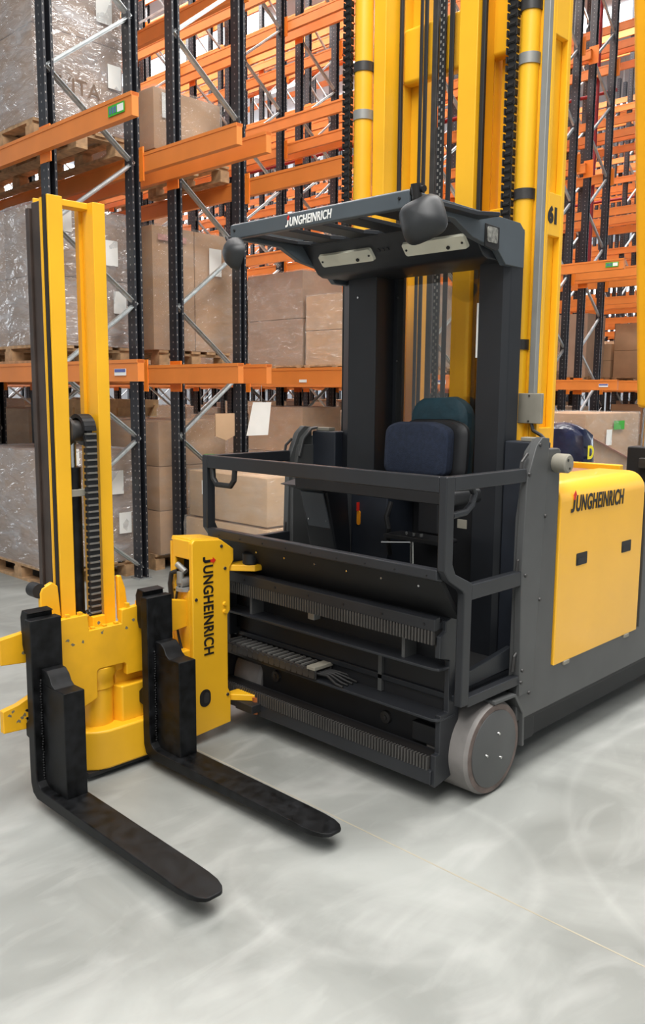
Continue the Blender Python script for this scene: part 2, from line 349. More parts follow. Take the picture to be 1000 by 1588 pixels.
for ri, (ya, yb, yc, yd, xe, nb, det) in enumerate(ROWS):
    for half, (y0, y1) in enumerate(((ya, yb), (yc, yd))):
        root = thing('pallet_rack', ('front half' if half == 0 else 'rear half') + ' of the ' + ORD[ri] + ' double row of orange beamed black pallet racking', 'pallet rack', (xe, y0, 0), 'double rows of pallet racking')
        dy = y1 - y0
        br_up = brace_mesh(dy, DZ) if det == 2 else None; br_dn = brace_mesh(-dy, DZ) if det == 2 else None
        lat = lattice_mesh(dy, 11, half == 0)
        for kx in range(nb + 1):
            x = -kx * BAY
            for yy in (0, dy):
                u = inst('upright', UP, (x, yy, 0), root)
                if det == 2 and kx < 2: inst('foot_plate', FOOT, (0, 0, 0), u)
            if det == 2 and kx < 2:
                z = .1; s = -1 if half == 0 else 1
                while z + DZ < 11:
                    if s > 0: inst('brace', br_up, (x, 0, z), root)
                    else: inst('brace', br_dn, (x, dy, z), root)
                    z += DZ; s = -s
            else: inst('brace_lattice', lat, (x, 0, 0), root)
        for li, z in enumerate(LV):
            for side in (-1, 1):
                yy = (-.066 if side < 0 else dy + .066)
                for kx in range(nb):
                    cant = kx == 0 and li < 2
                    bx = -kx * BAY + (CANT if cant else 0)
                    o = inst('beam', BEAMC if cant else BEAM, (bx, yy, z), root)
                    if det and kx < 4:
                        inst('connector', CONN, (-kx * BAY - bx, -side * .03, 0), o)
                        if not cant and kx == 0: pass
                    if cant and half == 0 and side < 0 and det:
                        if li == 1:
                            s_ = inst('green_sticker', GRNST, (-.17, -.032, -.003), o); s_.scale = (1.9, 1, 1.1); s_ = inst('white_sticker', WHTST, (-.12, -.034, -.003), o); s_.scale = (.7, 1, .75); [setattr(inst('sticker_mark', BLUST, (-.24 + .03 * q_, -.034, -.003), o), 'scale', (.16, 1, 1.3)) for q_ in range(3)]
                        else:
                            s_ = inst('white_sticker', WHTST, (-.2, -.032, -.01), o); s_.scale = (1.4, 1, .75); s_ = inst('blue_sticker', BLUST, (-.2, -.034, 0), o); s_.scale = (1.3, 1, .7)
                    if cant and half == 1 and side > 0 and det and li == 0:
                        s_ = inst('white_sticker', WHTST, (-.45, -.032, -.04), o); s_.scale = (.9, 1, .4)
# red sprinkler pipes running along the racks
for yy, zz, wd in ((1.386, 6.1, 'nearest'), (6.176, 5.5, 'second'), (6.176, 7.4, 'second, upper'), (9.696, 6.2, 'third'), (9.696, 7.9, 'third, upper'), (14.156, 7.6, 'fourth'), (18.556, 6.5, 'fifth')):
    tag(obj('sprinkler_pipe', cyl(B(), (-25, yy, zz), (-6.6, yy, zz), .035, 10), REDP), 'thin red sprinkler pipe between the halves of a rack row: ' + wd, 'pipe', 'sprinkler pipes')
bm = cyl(B(), (-5.35, 10.95, 3.6), (-5.35, 10.95, 10), .035, 12); tag(obj('riser_pipe', bm, REDP), 'vertical red riser pipe beside the racks at the right', 'pipe')

# ---------------------------------------------------------------- pallets and loads
plank = mesh_of('plank', box(B(), -.6, .6, -.05, .05, -.011, .011), WOOD)
stringer = mesh_of('stringer', box(B(), -.05, .05, -.4, .4, -.011, .011), WOOD)
block = mesh_of('block', box(B(), -.07, .07, -.05, .05, -.039, .039), WOOD)
def pallet(loc, label, group='wooden pallets', sx=.95, sy=1):
    t = thing('wooden_pallet', label, 'pallet', loc, group)
    for y in (-.35, 0, .35): inst('plank', plank, (0, y, .011), t)
    for x in (-.53, 0, .53):
        for y in (-.35, 0, .35): inst('block', block, (x, y, .061), t)
        inst('stringer', stringer, (x, 0, .111), t)
    for y in (-.35, -.175, 0, .175, .35): inst('plank', plank, (0, y, .133), t)
    t.scale = (sx, sy, 1); return t
def pallet_lump():
    bm = B()
    for y in (-.35, 0, .35): box(bm, -.6, .6, y - .05, y + .05, 0, .022); [box(bm, x - .07, x + .07, y - .05, y + .05, .022, .1) for x in (-.53, 0, .53)]
    for x in (-.53, 0, .53): box(bm, x - .05, x + .05, -.4, .4, .1, .122)
    for y in (-.35, -.175, 0, .175, .35): box(bm, -.6, .6, y - .05, y + .05, .122, .144)
    return mesh_of('wooden_pallet', bm, WOOD)
PLUMP = pallet_lump()
def carton_mesh(x, y, z, m):
    bm = B(); box(bm, -x / 2, x / 2, -y / 2, y / 2, 0, z); bmesh.ops.bevel(bm, geom=list(bm.edges), offset=.008, segments=2, affect='EDGES', profile=.5)
    return mesh_of('carton', bm, m)
def film_shell(x, y, z, m, bulge=.012, seed=0):
    bm = B(); rnd = random.Random(seed); nx, nz = 10, 12
    pts = []
    per = []
    for i in range(nx): per.append((-x / 2 + x * i / nx, -y / 2, 0, -1))
    for i in range(nx): per.append((x / 2, -y / 2 + y * i / nx, 1, 0))
    for i in range(nx): per.append((x / 2 - x * i / nx, y / 2, 0, 1))
    for i in range(nx): per.append((-x / 2, y / 2 - y * i / nx, -1, 0))
    rows = []
    for k_ in range(nz + 1):
        rows.append([bm.verts.new((px + nx_ * (bulge + rnd.uniform(-.006, .01)), py + ny_ * (bulge + rnd.uniform(-.006, .01)), -.0 + (z + .008) * k_ / nz)) for px, py, nx_, ny_ in per])
    n = len(per)
    for a, b in zip(rows, rows[1:]):
        for i in range(n): bm.faces.new((a[i], a[(i + 1) % n], b[(i + 1) % n], b[i]))
    bm.faces.new(rows[-1]); return mesh_of('stretch_film', bm, m)
def load(x0, x1, y0, y1, z0, z1, nx, ny, nz, m, film, label, cat='wrapped load', seed=0, group='wrapped loads'):
    t = thing('wrapped_load', label, cat, ((x0 + x1) / 2, (y0 + y1) / 2, z0), group)
    X, Y, Z = x1 - x0, y1 - y0, z1 - z0; me = carton_mesh(X / nx - .008, Y / ny - .008, Z / nz - .004, m)
    for i in range(nx):
        for j in range(ny):
            for k_ in range(nz): inst('carton', me, (-X / 2 + X * (i + .5) / nx, -Y / 2 + Y * (j + .5) / ny, Z * k_ / nz), t)
    if film: inst('stretch_film', film_shell(X, Y, Z, film, seed=seed), (0, 0, 0), t)
    return t
def plabel(t, x, y, z, sy, sz, m=WHITE):       # paper label on the face towards the transfer aisle
    o = inst('paper_label', mesh_of('paper_label', box(B(), 0, .002, -sy / 2, sy / 2, -sz / 2, sz / 2), m), (x, y, z), t); return o
ZT = .0755
def on(level): return 0 if level == 0 else LV[level - 1] + ZT
# first row, front half, the loads beside the end frame
R1 = 'nearest rack row'
for lv, top, film, lab, nz, nx, ny in ((0, 1.10, FILMH, 'grey film wrapped carton load standing on the floor behind the small mast', 1, 1, 1),
                               (1, 3.02, FILMH, 'shiny film wrapped load on the first rack level behind the small mast', 2, 2, 2),
                               (2, 4.97, FILMH, 'tall crinkled film wrapped carton on the second rack level at the upper left', 2, 1, 1)):
    z = on(lv)
    pallet((-5.05, .95, z), ['floor', 'first level', 'second level'][lv] + ' wooden pallet nearest the aisle under a film wrapped load')
    t = load(-5.66, -4.48, .56, 1.34, z + .144, top, nx, ny, nz, CARDB, film, lab, seed=lv)
    W_ = Vector(t.location); X = -4.48 - W_.x
    plabel(t, X + .014, .22, (top - z) * .62, .14, .2)
    plabel(t, X + .014, -.2, (top - z) * .8, .16, .2)
    plabel(t, X + .014, .3, (top - z) * .3, .12, .18)
    if lv in (0, 2):
        text('print', 'VITA', INKG, t, (-4.462, .72 if lv == 0 else .76, top - .22 if lv == 0 else 3.86), (0, 1, 0), (0, 0, 1), .16, sx=1.05, ext=.0004)
    # neighbour further along the row
    pallet((-6.2, .95, z), ['floor', 'first level', 'second level'][lv] + ' wooden pallet second from the aisle under a film wrapped load')
    load(-6.79, -5.72, .56, 1.34, z + .144, top - .1, 1, 1, 2, CARDB, FILMH, ['low', 'middle', 'high'][lv] + ' film wrapped load at the left edge, second from the aisle', seed=lv + 5)
# first row, rear half
pallet((-5.08, 2.06, on(2)), 'second level wooden pallet under the plain brown carton')
t = load(-5.6, -4.5, 1.64, 2.36, on(2) + .144, 4.12, 1, 1, 1, CARD, FILM, 'plain brown carton on the second rack level between two uprights', seed=11)
plabel(t, .56, -.2, .36, .16, .2)
pallet((-5.08, 2.06, on(1)), 'first level wooden pallet under the tall brown cartons')
t = load(-5.6, -4.5, 1.6, 2.5, on(1) + .144, 3.0, 2, 2, 1, CARD, FILM, 'tall brown cartons in clear film on the first rack level', seed=12)
plabel(t, .565, .22, .8, .14, .24); plabel(t, .565, -.25, .95, .3, .05, TAPE)
pallet((-5.08, 1.98, 0), 'floor pallet under the glossy stack of brown cartons')
t = load(-5.6, -4.46, 1.6, 2.36, .144, 1.33, 1, 1, 3, CARD, FILM, 'glossy film wrapped stack of brown cartons beside the second upright', seed=13)
# crate frames further in
def crate(loc, sx, sy, sz, label):
    t = thing('wooden_crate', label, 'crate', loc, 'wooden crates'); nx = 4
    for i in range(nx):
        x = -sx / 2 + sx * (i + .5) / nx
        for s in (-1, 1): o = obj('slat', box(B(), x - sx / nx * .44 + loc[0], x + sx / nx * .44 + loc[0], loc[1] + s * sy / 2 - .01, loc[1] + s * sy / 2 + .01, loc[2], loc[2] + sz), CRATE, t)
    for i in range(5):
        y = -sy / 2 + sy * (i + .5) / 5
        obj('slat', box(B(), loc[0] + sx / 2 - .01, loc[0] + sx / 2 + .01, loc[1] + y - sy * .09, loc[1] + y + sy * .09, loc[2], loc[2] + sz), CRATE, t)
    for z in (.04, sz - .04):
        obj('rail', box(B(), loc[0] + sx / 2 + .01, loc[0] + sx / 2 + .035, loc[1] - sy / 2, loc[1] + sy / 2, loc[2] + z - .04, loc[2] + z + .04), CRATE, t)
        obj('rail', box(B(), loc[0] - sx / 2, loc[0] + sx / 2, loc[1] - sy / 2 - .035, loc[1] - sy / 2 - .01, loc[2] + z - .04, loc[2] + z + .04), CRATE, t)
    obj('diagonal', bar(B(), (loc[0] + sx / 2 + .018, loc[1] - sy / 2 + .05, loc[2] + .06), (loc[0] + sx / 2 + .018, loc[1] + sy / 2 - .05, loc[2] + sz - .06), .02, .08, (1, 0, 0)), CRATE, t)
    return t
pallet((-6.24, 2.06, 0), 'floor pallet under the slatted wooden crate')
crate((-6.24, 2.06, .144), 1.04, .8, 1.36, 'slatted wooden crate with diagonal battens on a floor pallet')
# cartons set down at the end of the row, under the cantilevered beams
pallet((-3.66, 2.05, 0), 'floor pallet at the rack end under two brown cartons', sy=.72)
t = load(-4.25, -3.18, 1.72, 2.26, .144, .51, 1, 1, 1, CARDP, FILM, 'lower pale brown carton of the pair standing at the rack end', 'carton', 21, 'cartons at the rack end')
t = load(-4.22, -3.2, 1.74, 2.13, .524, .92, 1, 1, 1, CARDP, FILM, 'upper pale brown carton of the pair seen through the cage', 'carton', 22, 'cartons at the rack end')
o = inst('paper_label', mesh_of('paper_label', box(B(), -.05, .05, -.002, 0, -.06, .06), WHITE), (-.25, -.212, .26), t)
tp = obj('tape_roll', lathe(B(), [(.05, 0), (.055, .005), (.055, .1), (.05, .105)], (-4.12, 1.9, .945), 'z', 20), GREEN); tag(tp, 'small green film roll lying on the upper carton', 'roll')
# hanging paper sign
sg = obj('paper_sign', prism(B(), [(2.30, 1.2), (2.56, 1.2), (2.6, 1.5), (2.38, 1.5)], 'x', -4.1, -4.096), WHITE); tag(sg, 'white paper sheet hanging from the beam left of the cab', 'paper sign')
obj('hang_wire', cyl(B(), (-4.098, 2.48, 1.5), (-4.098, 2.48, 1.655), .003, 6), GALV, sg)
obj('brown_sheet', prism(B(), [(2.02, 1.2), (2.14, 1.16), (2.24, 1.2), (2.24, 1.4), (2.02, 1.4)], 'x', -4.2, -4.19), CARDP, sg)
# random filling of the remaining slots
boxes = {}
kinds = [('pale brown', CARDP), ('brown', CARD), ('grey brown', CARDB)]
fills = 0
LORD = ['floor', 'first', 'second', 'third', 'fourth', 'fifth', 'sixth']
BORD = ['first', 'second', 'third', 'fourth', 'fifth', 'sixth', 'seventh', 'eighth', 'ninth', 'tenth', 'eleventh', 'twelfth']
for ri, (ya, yb, yc, yd, xe, nb, det) in enumerate(ROWS[:6]):
    for half, (y0, y1) in enumerate(((ya, yb), (yc, yd))):
        for lv in range(0, 5):
            for sl in range(0, 2 * min(nb, 6)):
                if ri == 0 and sl < 2: continue
                if random.random() > (.85, .72, .07, .03, .02)[lv]: continue
                if ri > 3 and lv > 1: continue
                x = xe - (sl // 2) * BAY - (.69 if sl % 2 == 0 else 1.86); y = (y0 + y1) / 2; z = on(lv)
                h = random.choice((.7, .9, 1.1, 1.25)); kn, km = random.choice(kinds)
                where = ', %s from the aisle, %s level, %s half, %s rack row' % (BORD[sl], LORD[lv], ('front', 'rear')[half], ORD[ri])
                p = inst('wooden_pallet', PLUMP, (x, y, z)); p.scale = (.95, 1, 1); tag(p, 'pallet' + where, 'pallet', 'pallets in the racking')
                nz = random.choice((1, 2, 2, 3)); key = (h, kn, nz)
                if key not in boxes:
                    bm = B()
                    for q in range(nz): box(bm, -.55, .55, -.38, .38, h * q / nz, h * (q + 1) / nz - .008)
                    boxes[key] = (mesh_of('wrapped_load', bm, km), film_shell(1.1, .76, h, FILM, seed=len(boxes)))
                o = inst('wrapped_load', boxes[key][0], (x, y, z + .144)); tag(o, kn + ' load' + where, 'wrapped load', 'loads in the racking')
                if ri < 3: inst('stretch_film', boxes[key][1], (0, 0, 0), o)
# goods behind the battery hood
pallet((-2.6, 5.6, 0), 'floor pallet under the taped carton behind the truck', sx=.7, sy=1.4)
t = load(-3.0, -2.2, 5.0, 6.2, .144, 1.41, 1, 1, 1, CARD, FILM, 'big brown carton with red printed tape behind the battery hood', 'carton', 31, 'cartons behind the truck')
plabel(t, .415, -.12, 1.02, .12, .16); plabel(t, .412, 0, .62, 1.2, .05, TAPE)
plabel(t, .412, .1, 1.14, .24, .09, GREEN)
o = inst('tape', mesh_of('tape', bar(B(), (0, -.58, 1.05), (0, .58, .72), .004, .05, (1, 0, 0)), TAPE), (.414, 0, 0), t)
bm = B(); bmesh.ops.create_uvsphere(bm, u_segments=20, v_segments=14, radius=1)
for v in bm.verts:
    s = v.co.copy(); r = .5 + .12 * math.sin(5 * s.x + 3 * s.z) * math.cos(4 * s.y); q = max(abs(s.x), abs(s.y), abs(s.z)); s = s / q ** .6
    v.co = Vector((-2.3 + s.x * .3, 4.77 + s.y * .16, .67 + s.z * .66))
bg = obj('dark_blue_bag', bm, BAG); tag(bg, 'crumpled dark blue film bag standing beside the taped carton', 'bag')
text('bag_print', 'D', mat('yellow_print', (236, 220, 30), .5), bg, (-1.993, 4.66, 1.0), (0, 1, 0), (0, 0, 1), .17, bold=.006)

# ================================================================ the truck
T = thing('turret_truck', 'yellow and grey man up turret truck with forks turned sideways', 'forklift', (-.7, .6, 0))
XC = -.7
def mx(x): return 2 * XC - x
def mbox(name, m, x0, x1, y0, y1, z0, z1, bevel=.004, label=None):      # a right hand part and its mirror twin
    a = obj(name, box(B(), x0, x1, y0, y1, z0, z1), m, T, bevel, label=label)
    b = obj(name, box(B(), mx(x1), mx(x0), y0, y1, z0, z1), m, T, bevel, label=label); return a, b
def bolt(bm, c, ax, r=.008, h=.006):
    d = Vector({'x': (1, 0, 0), '-x': (-1, 0, 0), 'y': (0, 1, 0), '-y': (0, -1, 0), 'z': (0, 0, 1)}[ax]); cyl(bm, Vector(c) - d * .002, Vector(c) + d * h, r, 10, r * .75)

# --- chassis
for s in (0, 1):
    X = (lambda a, b: (a, b)) if s == 0 else (lambda a, b: (mx(b), mx(a)))
    x0, x1 = X(-.05, -.005)
    side = [(.25, .25), (2.35, .25), (2.42, .33), (2.42, 1.12), (1.40, 1.12), (1.40, .43), (.52, .43), (.52, 1.33), (.30, 1.33), (.255, 1.1)]
    sp = obj('side_plate', prism(B(), side, 'x', x0, x1), ANT, T, .004)
    x0, x1 = X(-.03, .003)
    fp = obj('pillar_plate', prism(B(), [(.255, .36), (.36, .36), (.41, 1.42), (.355, 1.425), (.31, 1.39), (.25, 1.26), (.235, .9)], 'x', x0, x1), ANT, T, .004)
    x0, x1 = X(-.045, -.006)
    obj('bearing_plate', prism(B(), [(.40, 1.2), (.52, 1.2), (.525, 1.36), (.51, 1.375), (.40, 1.375)], 'x', x0, x1), ANT, T, .006)
    xo = .003 if s == 0 else mx(.003); dx = 1 if s == 0 else -1
    bm = B()
    for y, z in ((.262, .42), (.268, .47), (.262, .87), (.262, 1.28), (.335, 1.395), (.33, .36), (.385, .75), (.4, 1.1)): bolt(bm, (xo, y, z), 'x' if s == 0 else '-x', .009)
    obj('bolt', bm, GREASE, fp)
    kb = lathe(B(), [(.036, 0), (.04, .008), (.04, .06), (.034, .066)], (0, 0, 0), 'x', 28)
    for v in kb.verts: v.co = Vector((xo - .008 * dx + v.co.x * dx, v.co.y + .475, v.co.z + 1.315))
    kn = obj('bearing_pin', kb, STONEG, T, label='round stone grey bearing pin')
    bm = B(); cyl(bm, (xo + .055 * dx, .462, 1.33), (xo + .06 * dx, .462, 1.33), .006, 8); cyl(bm, (xo + .055 * dx, .478, 1.295), (xo + .06 * dx, .478, 1.295), .005, 8); obj('pin_hole', bm, INK, kn)
obj('chassis_frame', box(B(), -1.35, -.05, .3, 2.38, .2, .42), DARK, T, .006)
obj('under_skirt', box(B(), -1.3, -.1, .5, 2.3, .08, .2), DARK, T)
# hood
hood = B(); prof = [(.0, .425), (.0, 1.14)]
for k_ in range(1, 9):
    t_ = PI / 2 * k_ / 8; prof.append((-.085 * (1 - math.cos(t_)), 1.14 + .085 * math.sin(t_)))
prof += [(-.25, 1.225), (-.25, 1.2), (-.06, 1.19), (-.06, .425)]
prism(hood, prof, 'y', .535, 1.36)
hd = obj('battery_hood', hood, HOOD, T, .006, 2, 'bright yellow battery hood panel')
h2 = B(); prism(h2, [(mx(a), b) for a, b in prof], 'y', .535, 1.36); obj('battery_hood', h2, HOOD, T, .006)
for y0, z0 in ((.69, .845), (1.135, .845)):
    bm = B(); prism(bm, rrect(y0 + .05, z0 + .03, .1, .055, .006), 'x', -.02, .0015); g = obj('handle_recess', bm, INK, hd)
    bm = B(); prism(bm, rrect(y0 + .05, z0 + .02, .075, .03, .004), 'x', 0, .003); obj('handle_lip', bm, DARK, hd)
logo(hd, (.002, .618, 1.096), (0, 1, -.012), (0, 0, 1), .069, .66, INK, .12)
for y in (.62, 1.22):
    obj('hood_hinge', box(B(), -.03, .004, y, y + .05, .41, .428), STONEG, T, .003)
obj('battery_cover', box(B(), -1.16, -.24, .75, 1.5, 1.16, 1.205), mat('brown_cover_board', (150, 104, 78), .6), T, .004, label='brown battery cover board')
obj('cover_rim', box(B(), -1.2, -.2, 1.5, 1.54, 1.15, 1.235), YEL, T, .006)
obj('document_sheet', box(B(), -.95, -.55, 1.35, 1.49, 1.206, 1.209), WHITE, T)
obj('counterweight', box(B(), -1.34, -.06, 1.54, 2.4, .42, 1.1), ANT, T, .03)
# --- wheels
def wheel(xa, xb, yc, dirx):
    R_ = .19; w_ = abs(xb - xa); bm = B()
    lathe(bm, [(R_ - .012, 0), (R_, .014), (R_, w_ - .014), (R_ - .01, w_)], (0, 0, 0), 'x', 56)
    for v in bm.verts: v.co = Vector((xa + dirx * v.co.x, v.co.y + yc, v.co.z + R_))
    o = obj('load_wheel', bm, TYRE, T, label='grey polyurethane load wheel')
    xo = xb
    bm = B(); lathe(bm, [(.18, 0), (.18, .003), (.15, .003), (.15, .001)], (0, 0, 0), 'x', 56)
    for v in bm.verts: v.co = Vector((xo + dirx * (v.co.x - .001), v.co.y + yc, v.co.z + R_))
    obj('tyre_edge', bm, TYRED, o)
    bm = B(); lathe(bm, [(.157, 0), (.157, .007), (.153, .009), (0.001, .009)], (0, 0, 0), 'x', 48)
    for v in bm.verts: v.co = Vector((xo + dirx * (v.co.x - .002), v.co.y + yc, v.co.z + R_))
    obj('hub_disc', bm, ANT, o)
    for a in (70, 190, 310):
        bm = B(); bolt(bm, (xo + dirx * .007, yc + .062 * math.cos(math.radians(a)), R_ + .062 * math.sin(math.radians(a))), 'x' if dirx > 0 else '-x', .0075, .007); obj('hub_bolt', bm, CHROME, o)
wheel(-.2, 0, .08, 1); wheel(mx(-.2), mx(0), .08, -1)
def strip(bm, pts, x0, x1, t):
    # bent flat strip in the yz plane
    outer = []; inner = []
    for i, (y, z) in enumerate(pts):
        a = Vector(pts[max(i - 1, 0)]); b = Vector(pts[min(i + 1, len(pts) - 1)]); d = (b - a).normalized(); n = Vector((-d.y, d.x))
        outer.append((y + n.x * t, z + n.y * t)); inner.append((y, z))
    prism(bm, inner + outer[::-1], 'x', x0, x1)
for s in (0, 1):
    x0, x1 = (-.16, .012) if s == 0 else (mx(.012), mx(-.16))
    bm = B(); strip(bm, [(.295, .14), (.285, .29), (.215, .385), (.06, .392)], x0, x1, .014); obj('wheel_guard', bm, ANT, T, .003)
    x0, x1 = (-.3, -.06) if s == 0 else (mx(-.06), mx(-.3))
    obj('wheel_arm', box(B(), x0, x1, .2, .5, .1, .36), DARK, T, .01)

# --- operator platform and cage
CG = FRAME
obj('platform_floor', box(B(), -1.37, -.035, -.1, .5, .41, .435), CABG, T, .004)
obj('floor_mat', box(B(), -1.3, -.1, -.06, .42, .435, .445), RUB, T, .003)
for s in (0, 1):
    X = (lambda a, b: (a, b)) if s == 0 else (lambda a, b: (mx(b), mx(a)))
    x0, x1 = X(-.035, 0)
    pr = [(-.285, 1.305), (-.235, 1.305), (-.235, .985), (-.215, .945), (-.105, .895), (-.105, .42), (-.155, .42), (-.155, .86), (-.165, .872), (-.255, .925), (-.285, .965)]
    obj('cage_post', prism(B(), pr, 'x', x0, x1), CG, T, .005)
    obj('cage_side_rail', prism(B(), [(-.2355, 1.25), (.25, 1.25), (.25, 1.304), (-.2355, 1.304)], 'x', x0, x1), CG, T, .005)
    obj('cage_side_rail', prism(B(), [(-.11, .83), (.25, .83), (.25, .89), (-.11, .89)], 'x', x0, x1), CG, T, .005)
    obj('cage_sill', prism(B(), [(-.11, .41), (.27, .41), (.27, .45), (-.11, .45)], 'x', x0, x1), CG, T, .004)
    obj('toe_plate', prism(B(), [(-.08, .46), (.27, .47), (.27, .56), (-.05, .52)], 'x', X(-.075, -.05)[0], X(-.075, -.05)[1]), CABG, T, .003)
    for z in (.53, .93, 1.33):
        bm = B(); xx = (x0 + x1) / 2; tube(bm, [(xx, .225, z - .06), (xx, .235, z), (xx, .275, z + .03)], .007, 8); obj('gas_strut', bm, GREASE, T)
obj('cage_front_rail', box(B(), -1.3655, -.0345, -.284, -.25, 1.245, 1.304), FRAME, T, .005)
bm = B(); prism(bm, [(-.285, .925), (-.245, .915), (-.245, .965), (-.285, .965)], 'x', -1.3655, -.0345); obj('cage_front_rail', bm, CG, T, .006)
for u0, u1 in ((-1.34, -1.18),):
    bm = B(); tube(bm, [(u0, -.27, 1.25), (u0 + .005, -.27, 1.2), (u0 + .03, -.27, 1.172), (u1 - .03, -.27, 1.172), (u1 - .005, -.27, 1.2), (u1, -.27, 1.25)], .013, 10); obj('grab_handle', bm, RUB, T)
bm = B(); tube(bm, [(-.02, -.215, 1.26), (-.02, -.11, 1.255), (-.02, -.085, 1.23), (-.02, -.1, 1.19), (-.02, -.14, 1.165), (-.02, -.225, 1.16)], .014, 10); obj('grab_handle', bm, CABG, T)
bm = B()
for i in range(9): bolt(bm, (-1.28 + i * .15, -.286, .94), '-y', .004, .003)
obj('rail_screw', bm, INK, T)
apron = obj('front_apron', prism(B(), [(-.25, .915), (-.235, .93), (-.11, .76), (-.125, .75)], 'x', -1.36, -.045), mat('black_apron', (17, 18, 20), .6), T)
bm = B()
for i in range(7): bolt(bm, (-1.27 + i * .185, -.222, .878), '-y', .006, .006)
obj('apron_screw', bm, CHROME, apron)

# --- rack carriage with toothed rails
rk = obj('traverse_frame', box(B(), -1.4, -.1, -.085, -.06, .1, .75), DARK, T, .003, label='dark traverse frame with toothed rails')
for s in (0, 1):
    x0, x1 = (-.108, -.083) if s == 0 else (-1.43, -1.4)
    ep = [(-.085, .755), (-.05, .755), (-.05, .12), (-.10, .10), (-.195, .085), (-.195, .215), (-.17, .215), (-.17, .37), (-.12, .37), (-.12, .58), (-.185, .60), (-.185, .685), (-.15, .70), (-.15, .74)]
    obj('end_plate', prism(B(), ep, 'x', x0, x1), FRAME, T, .004)
def teeth(z0, z1, y0, y1, xa, xb, n):
    bm = B(); p = (xb - xa) / n
    for i in range(n): box(bm, xa + p * i, xa + p * (i + .52), y0, y1, z0, z1)
    return bm
r1 = obj('upper_rail', prism(B(), [(-.2, .705), (-.2, .75), (-.185, .758), (-.165, .758), (-.165, .735), (-.12, .735), (-.12, .765), (-.105, .765), (-.105, .705)], 'x', -1.4, -.1), FRAME, T, .003)
obj('rack_backing', box(B(), -1.4, -.1, -.185, -.14, .648, .71), INK, r1)
TOOTH = mat('tooth_steel', (80, 78, 76), .4, .3, var=.1)
tt = obj('rack_teeth', teeth(.652, .706, -.202, -.185, -1.4, -.1, 84), TOOTH, r1); tt['kind'] = 'stuff'
r2 = obj('lower_rail', prism(B(), [(-.205, .095), (-.205, .15), (-.19, .155), (-.14, .155), (-.14, .205), (-.12, .205), (-.12, .095)], 'x', -1.4, -.098), FRAME, T, .003)
obj('rack_backing', box(B(), -1.4, -.105, -.19, -.14, .155, .208), INK, r2)
tt = obj('rack_teeth', teeth(.152, .206, -.207, -.19, -1.4, -.105, 84), TOOTH, r2); tt['kind'] = 'stuff'
bm = B()
for i in range(6): bolt(bm, (-1.2 + i * .21, -.2, .727), '-y', .006, .003)
obj('rail_bolt', bm, INK, r1)
def shelf(z, y0, xa, xb, m):
    bm = B(); r = .03
    prism(bm, [(xa, y0), (xb - r, y0), (xb - r * .3, y0 + r * .3), (xb, y0 + r), (xb, -.08), (xa, -.08)], 'z', z, z + .012); return obj('shelf_plate', bm, FRAME, T, .003)
shelf(.545, -.185, -1.4, -.085, ANT); shelf(.345, -.19, -1.4, -.08, ANT)
for x in (-1.2, -.28): obj('rib', box(B(), x - .008, x + .008, -.16, -.08, .557, .65), ANT, T)
for x in (-.45,): obj('rib', box(B(), x - .01, x + .01, -.1, -.08, .36, .54), ANT, T)
obj('switch_block', box(B(), -.84, -.8, -.14, -.1, .6, .63), ALU, T, .003)
bm = lathe(B(), [(.028, 0), (.026, -.012), (.012, -.014), (.012, -.02), (0.001, -.022)], (-.42, -.085, .25), 'y', 20); obj('pivot_bolt', bm, GREASE, T)
bm = lathe(B(), [(.028, 0), (.026, -.012), (.012, -.014), (.012, -.02), (0.001, -.022)], (-1.1, -.085, .26), 'y', 20); obj('pivot_bolt', bm, GREASE, T)
obj('lower_bracket', box(B(), -.26, -.14, -.12, -.08, .21, .29), DARK, T, .006)
# energy chain
ec = obj('energy_chain', box(B(), -1.36, -.73, -.2, -.19, .36, .405), GREASE, T, .003, label='black plastic energy chain lying on the lower shelf')
obj('chain_side', box(B(), -1.36, -.73, -.105, -.095, .36, .405), GREASE, ec, .003)
lk = mesh_of('link', box(B(), -.006, .006, -.046, .046, -.004, .004), mat('link_grey', (96, 95, 92), .5))
lp = mesh_of('link_plate', prism(B(), rrect(0, 0, .036, .036, .012), 'y', -.003, .003), GREASE)
for i in range(17):
    o = inst('link', lk, (0, 0, 0), ec); o.location = Vector((-1.34 + i * .037, -.147, .405)) - wloc(ec)
    o = inst('link_plate', lp, (0, 0, 0), ec); o.location = Vector((-1.34 + i * .037, -.203, .382)) - wloc(ec)
for i in range(5):
    bm = B(); y = -.185 + i * .018; tube(bm, [(-.74, y, .385), (-.68, y + .01, .385), (-.62, y + .012 * i, .366), (-.58, y + .012 * i, .362)], .006, 6); obj('cable', bm, RUB, ec)
obj('chain_clamp', box(B(), -.78, -.73, -.205, -.09, .40, .415), STONEG, ec, .002)

# --- cab pillars, bulkhead, window
obj('cab_pillar', prism(B(), [(-1.2, .46), (-1.11, .40), (-.935, .40), (-.935, .55), (-1.2, .55)], 'z', .43, 2.2), CABG, T, .006)
obj('pillar_strip', box(B(), -.935, -.875, .53, .55, .43, 2.16), CABG, T, .003)
obj('cab_pillar', prism(B(), [(-.36, .40), (-.24, .40), (-.215, .42), (-.205, .5), (-.36, .5)], 'z', .43, 2.28), CABG, T, .006)
bm = B(); [bolt(bm, (-.905, .53, z), '-y', .007, .005) for z in (1.35, 1.75, 2.05)]; bolt(bm, (-1.05, .4, 2.05), '-y', .007, .005); obj('pillar_screw', bm, CHROME, T)
obj('bulkhead', box(B(), -1.2, -.2, .5, .54, .43, 1.24), DARK, T)
obj('window_pane', box(B(), -.9, -.36, .515, .519, 1.24, 2.15), GLASS, T)
obj('warning_sticker', box(B(), -.363, -.355, .396, .399, 1.75, 1.98), WHITE, T)
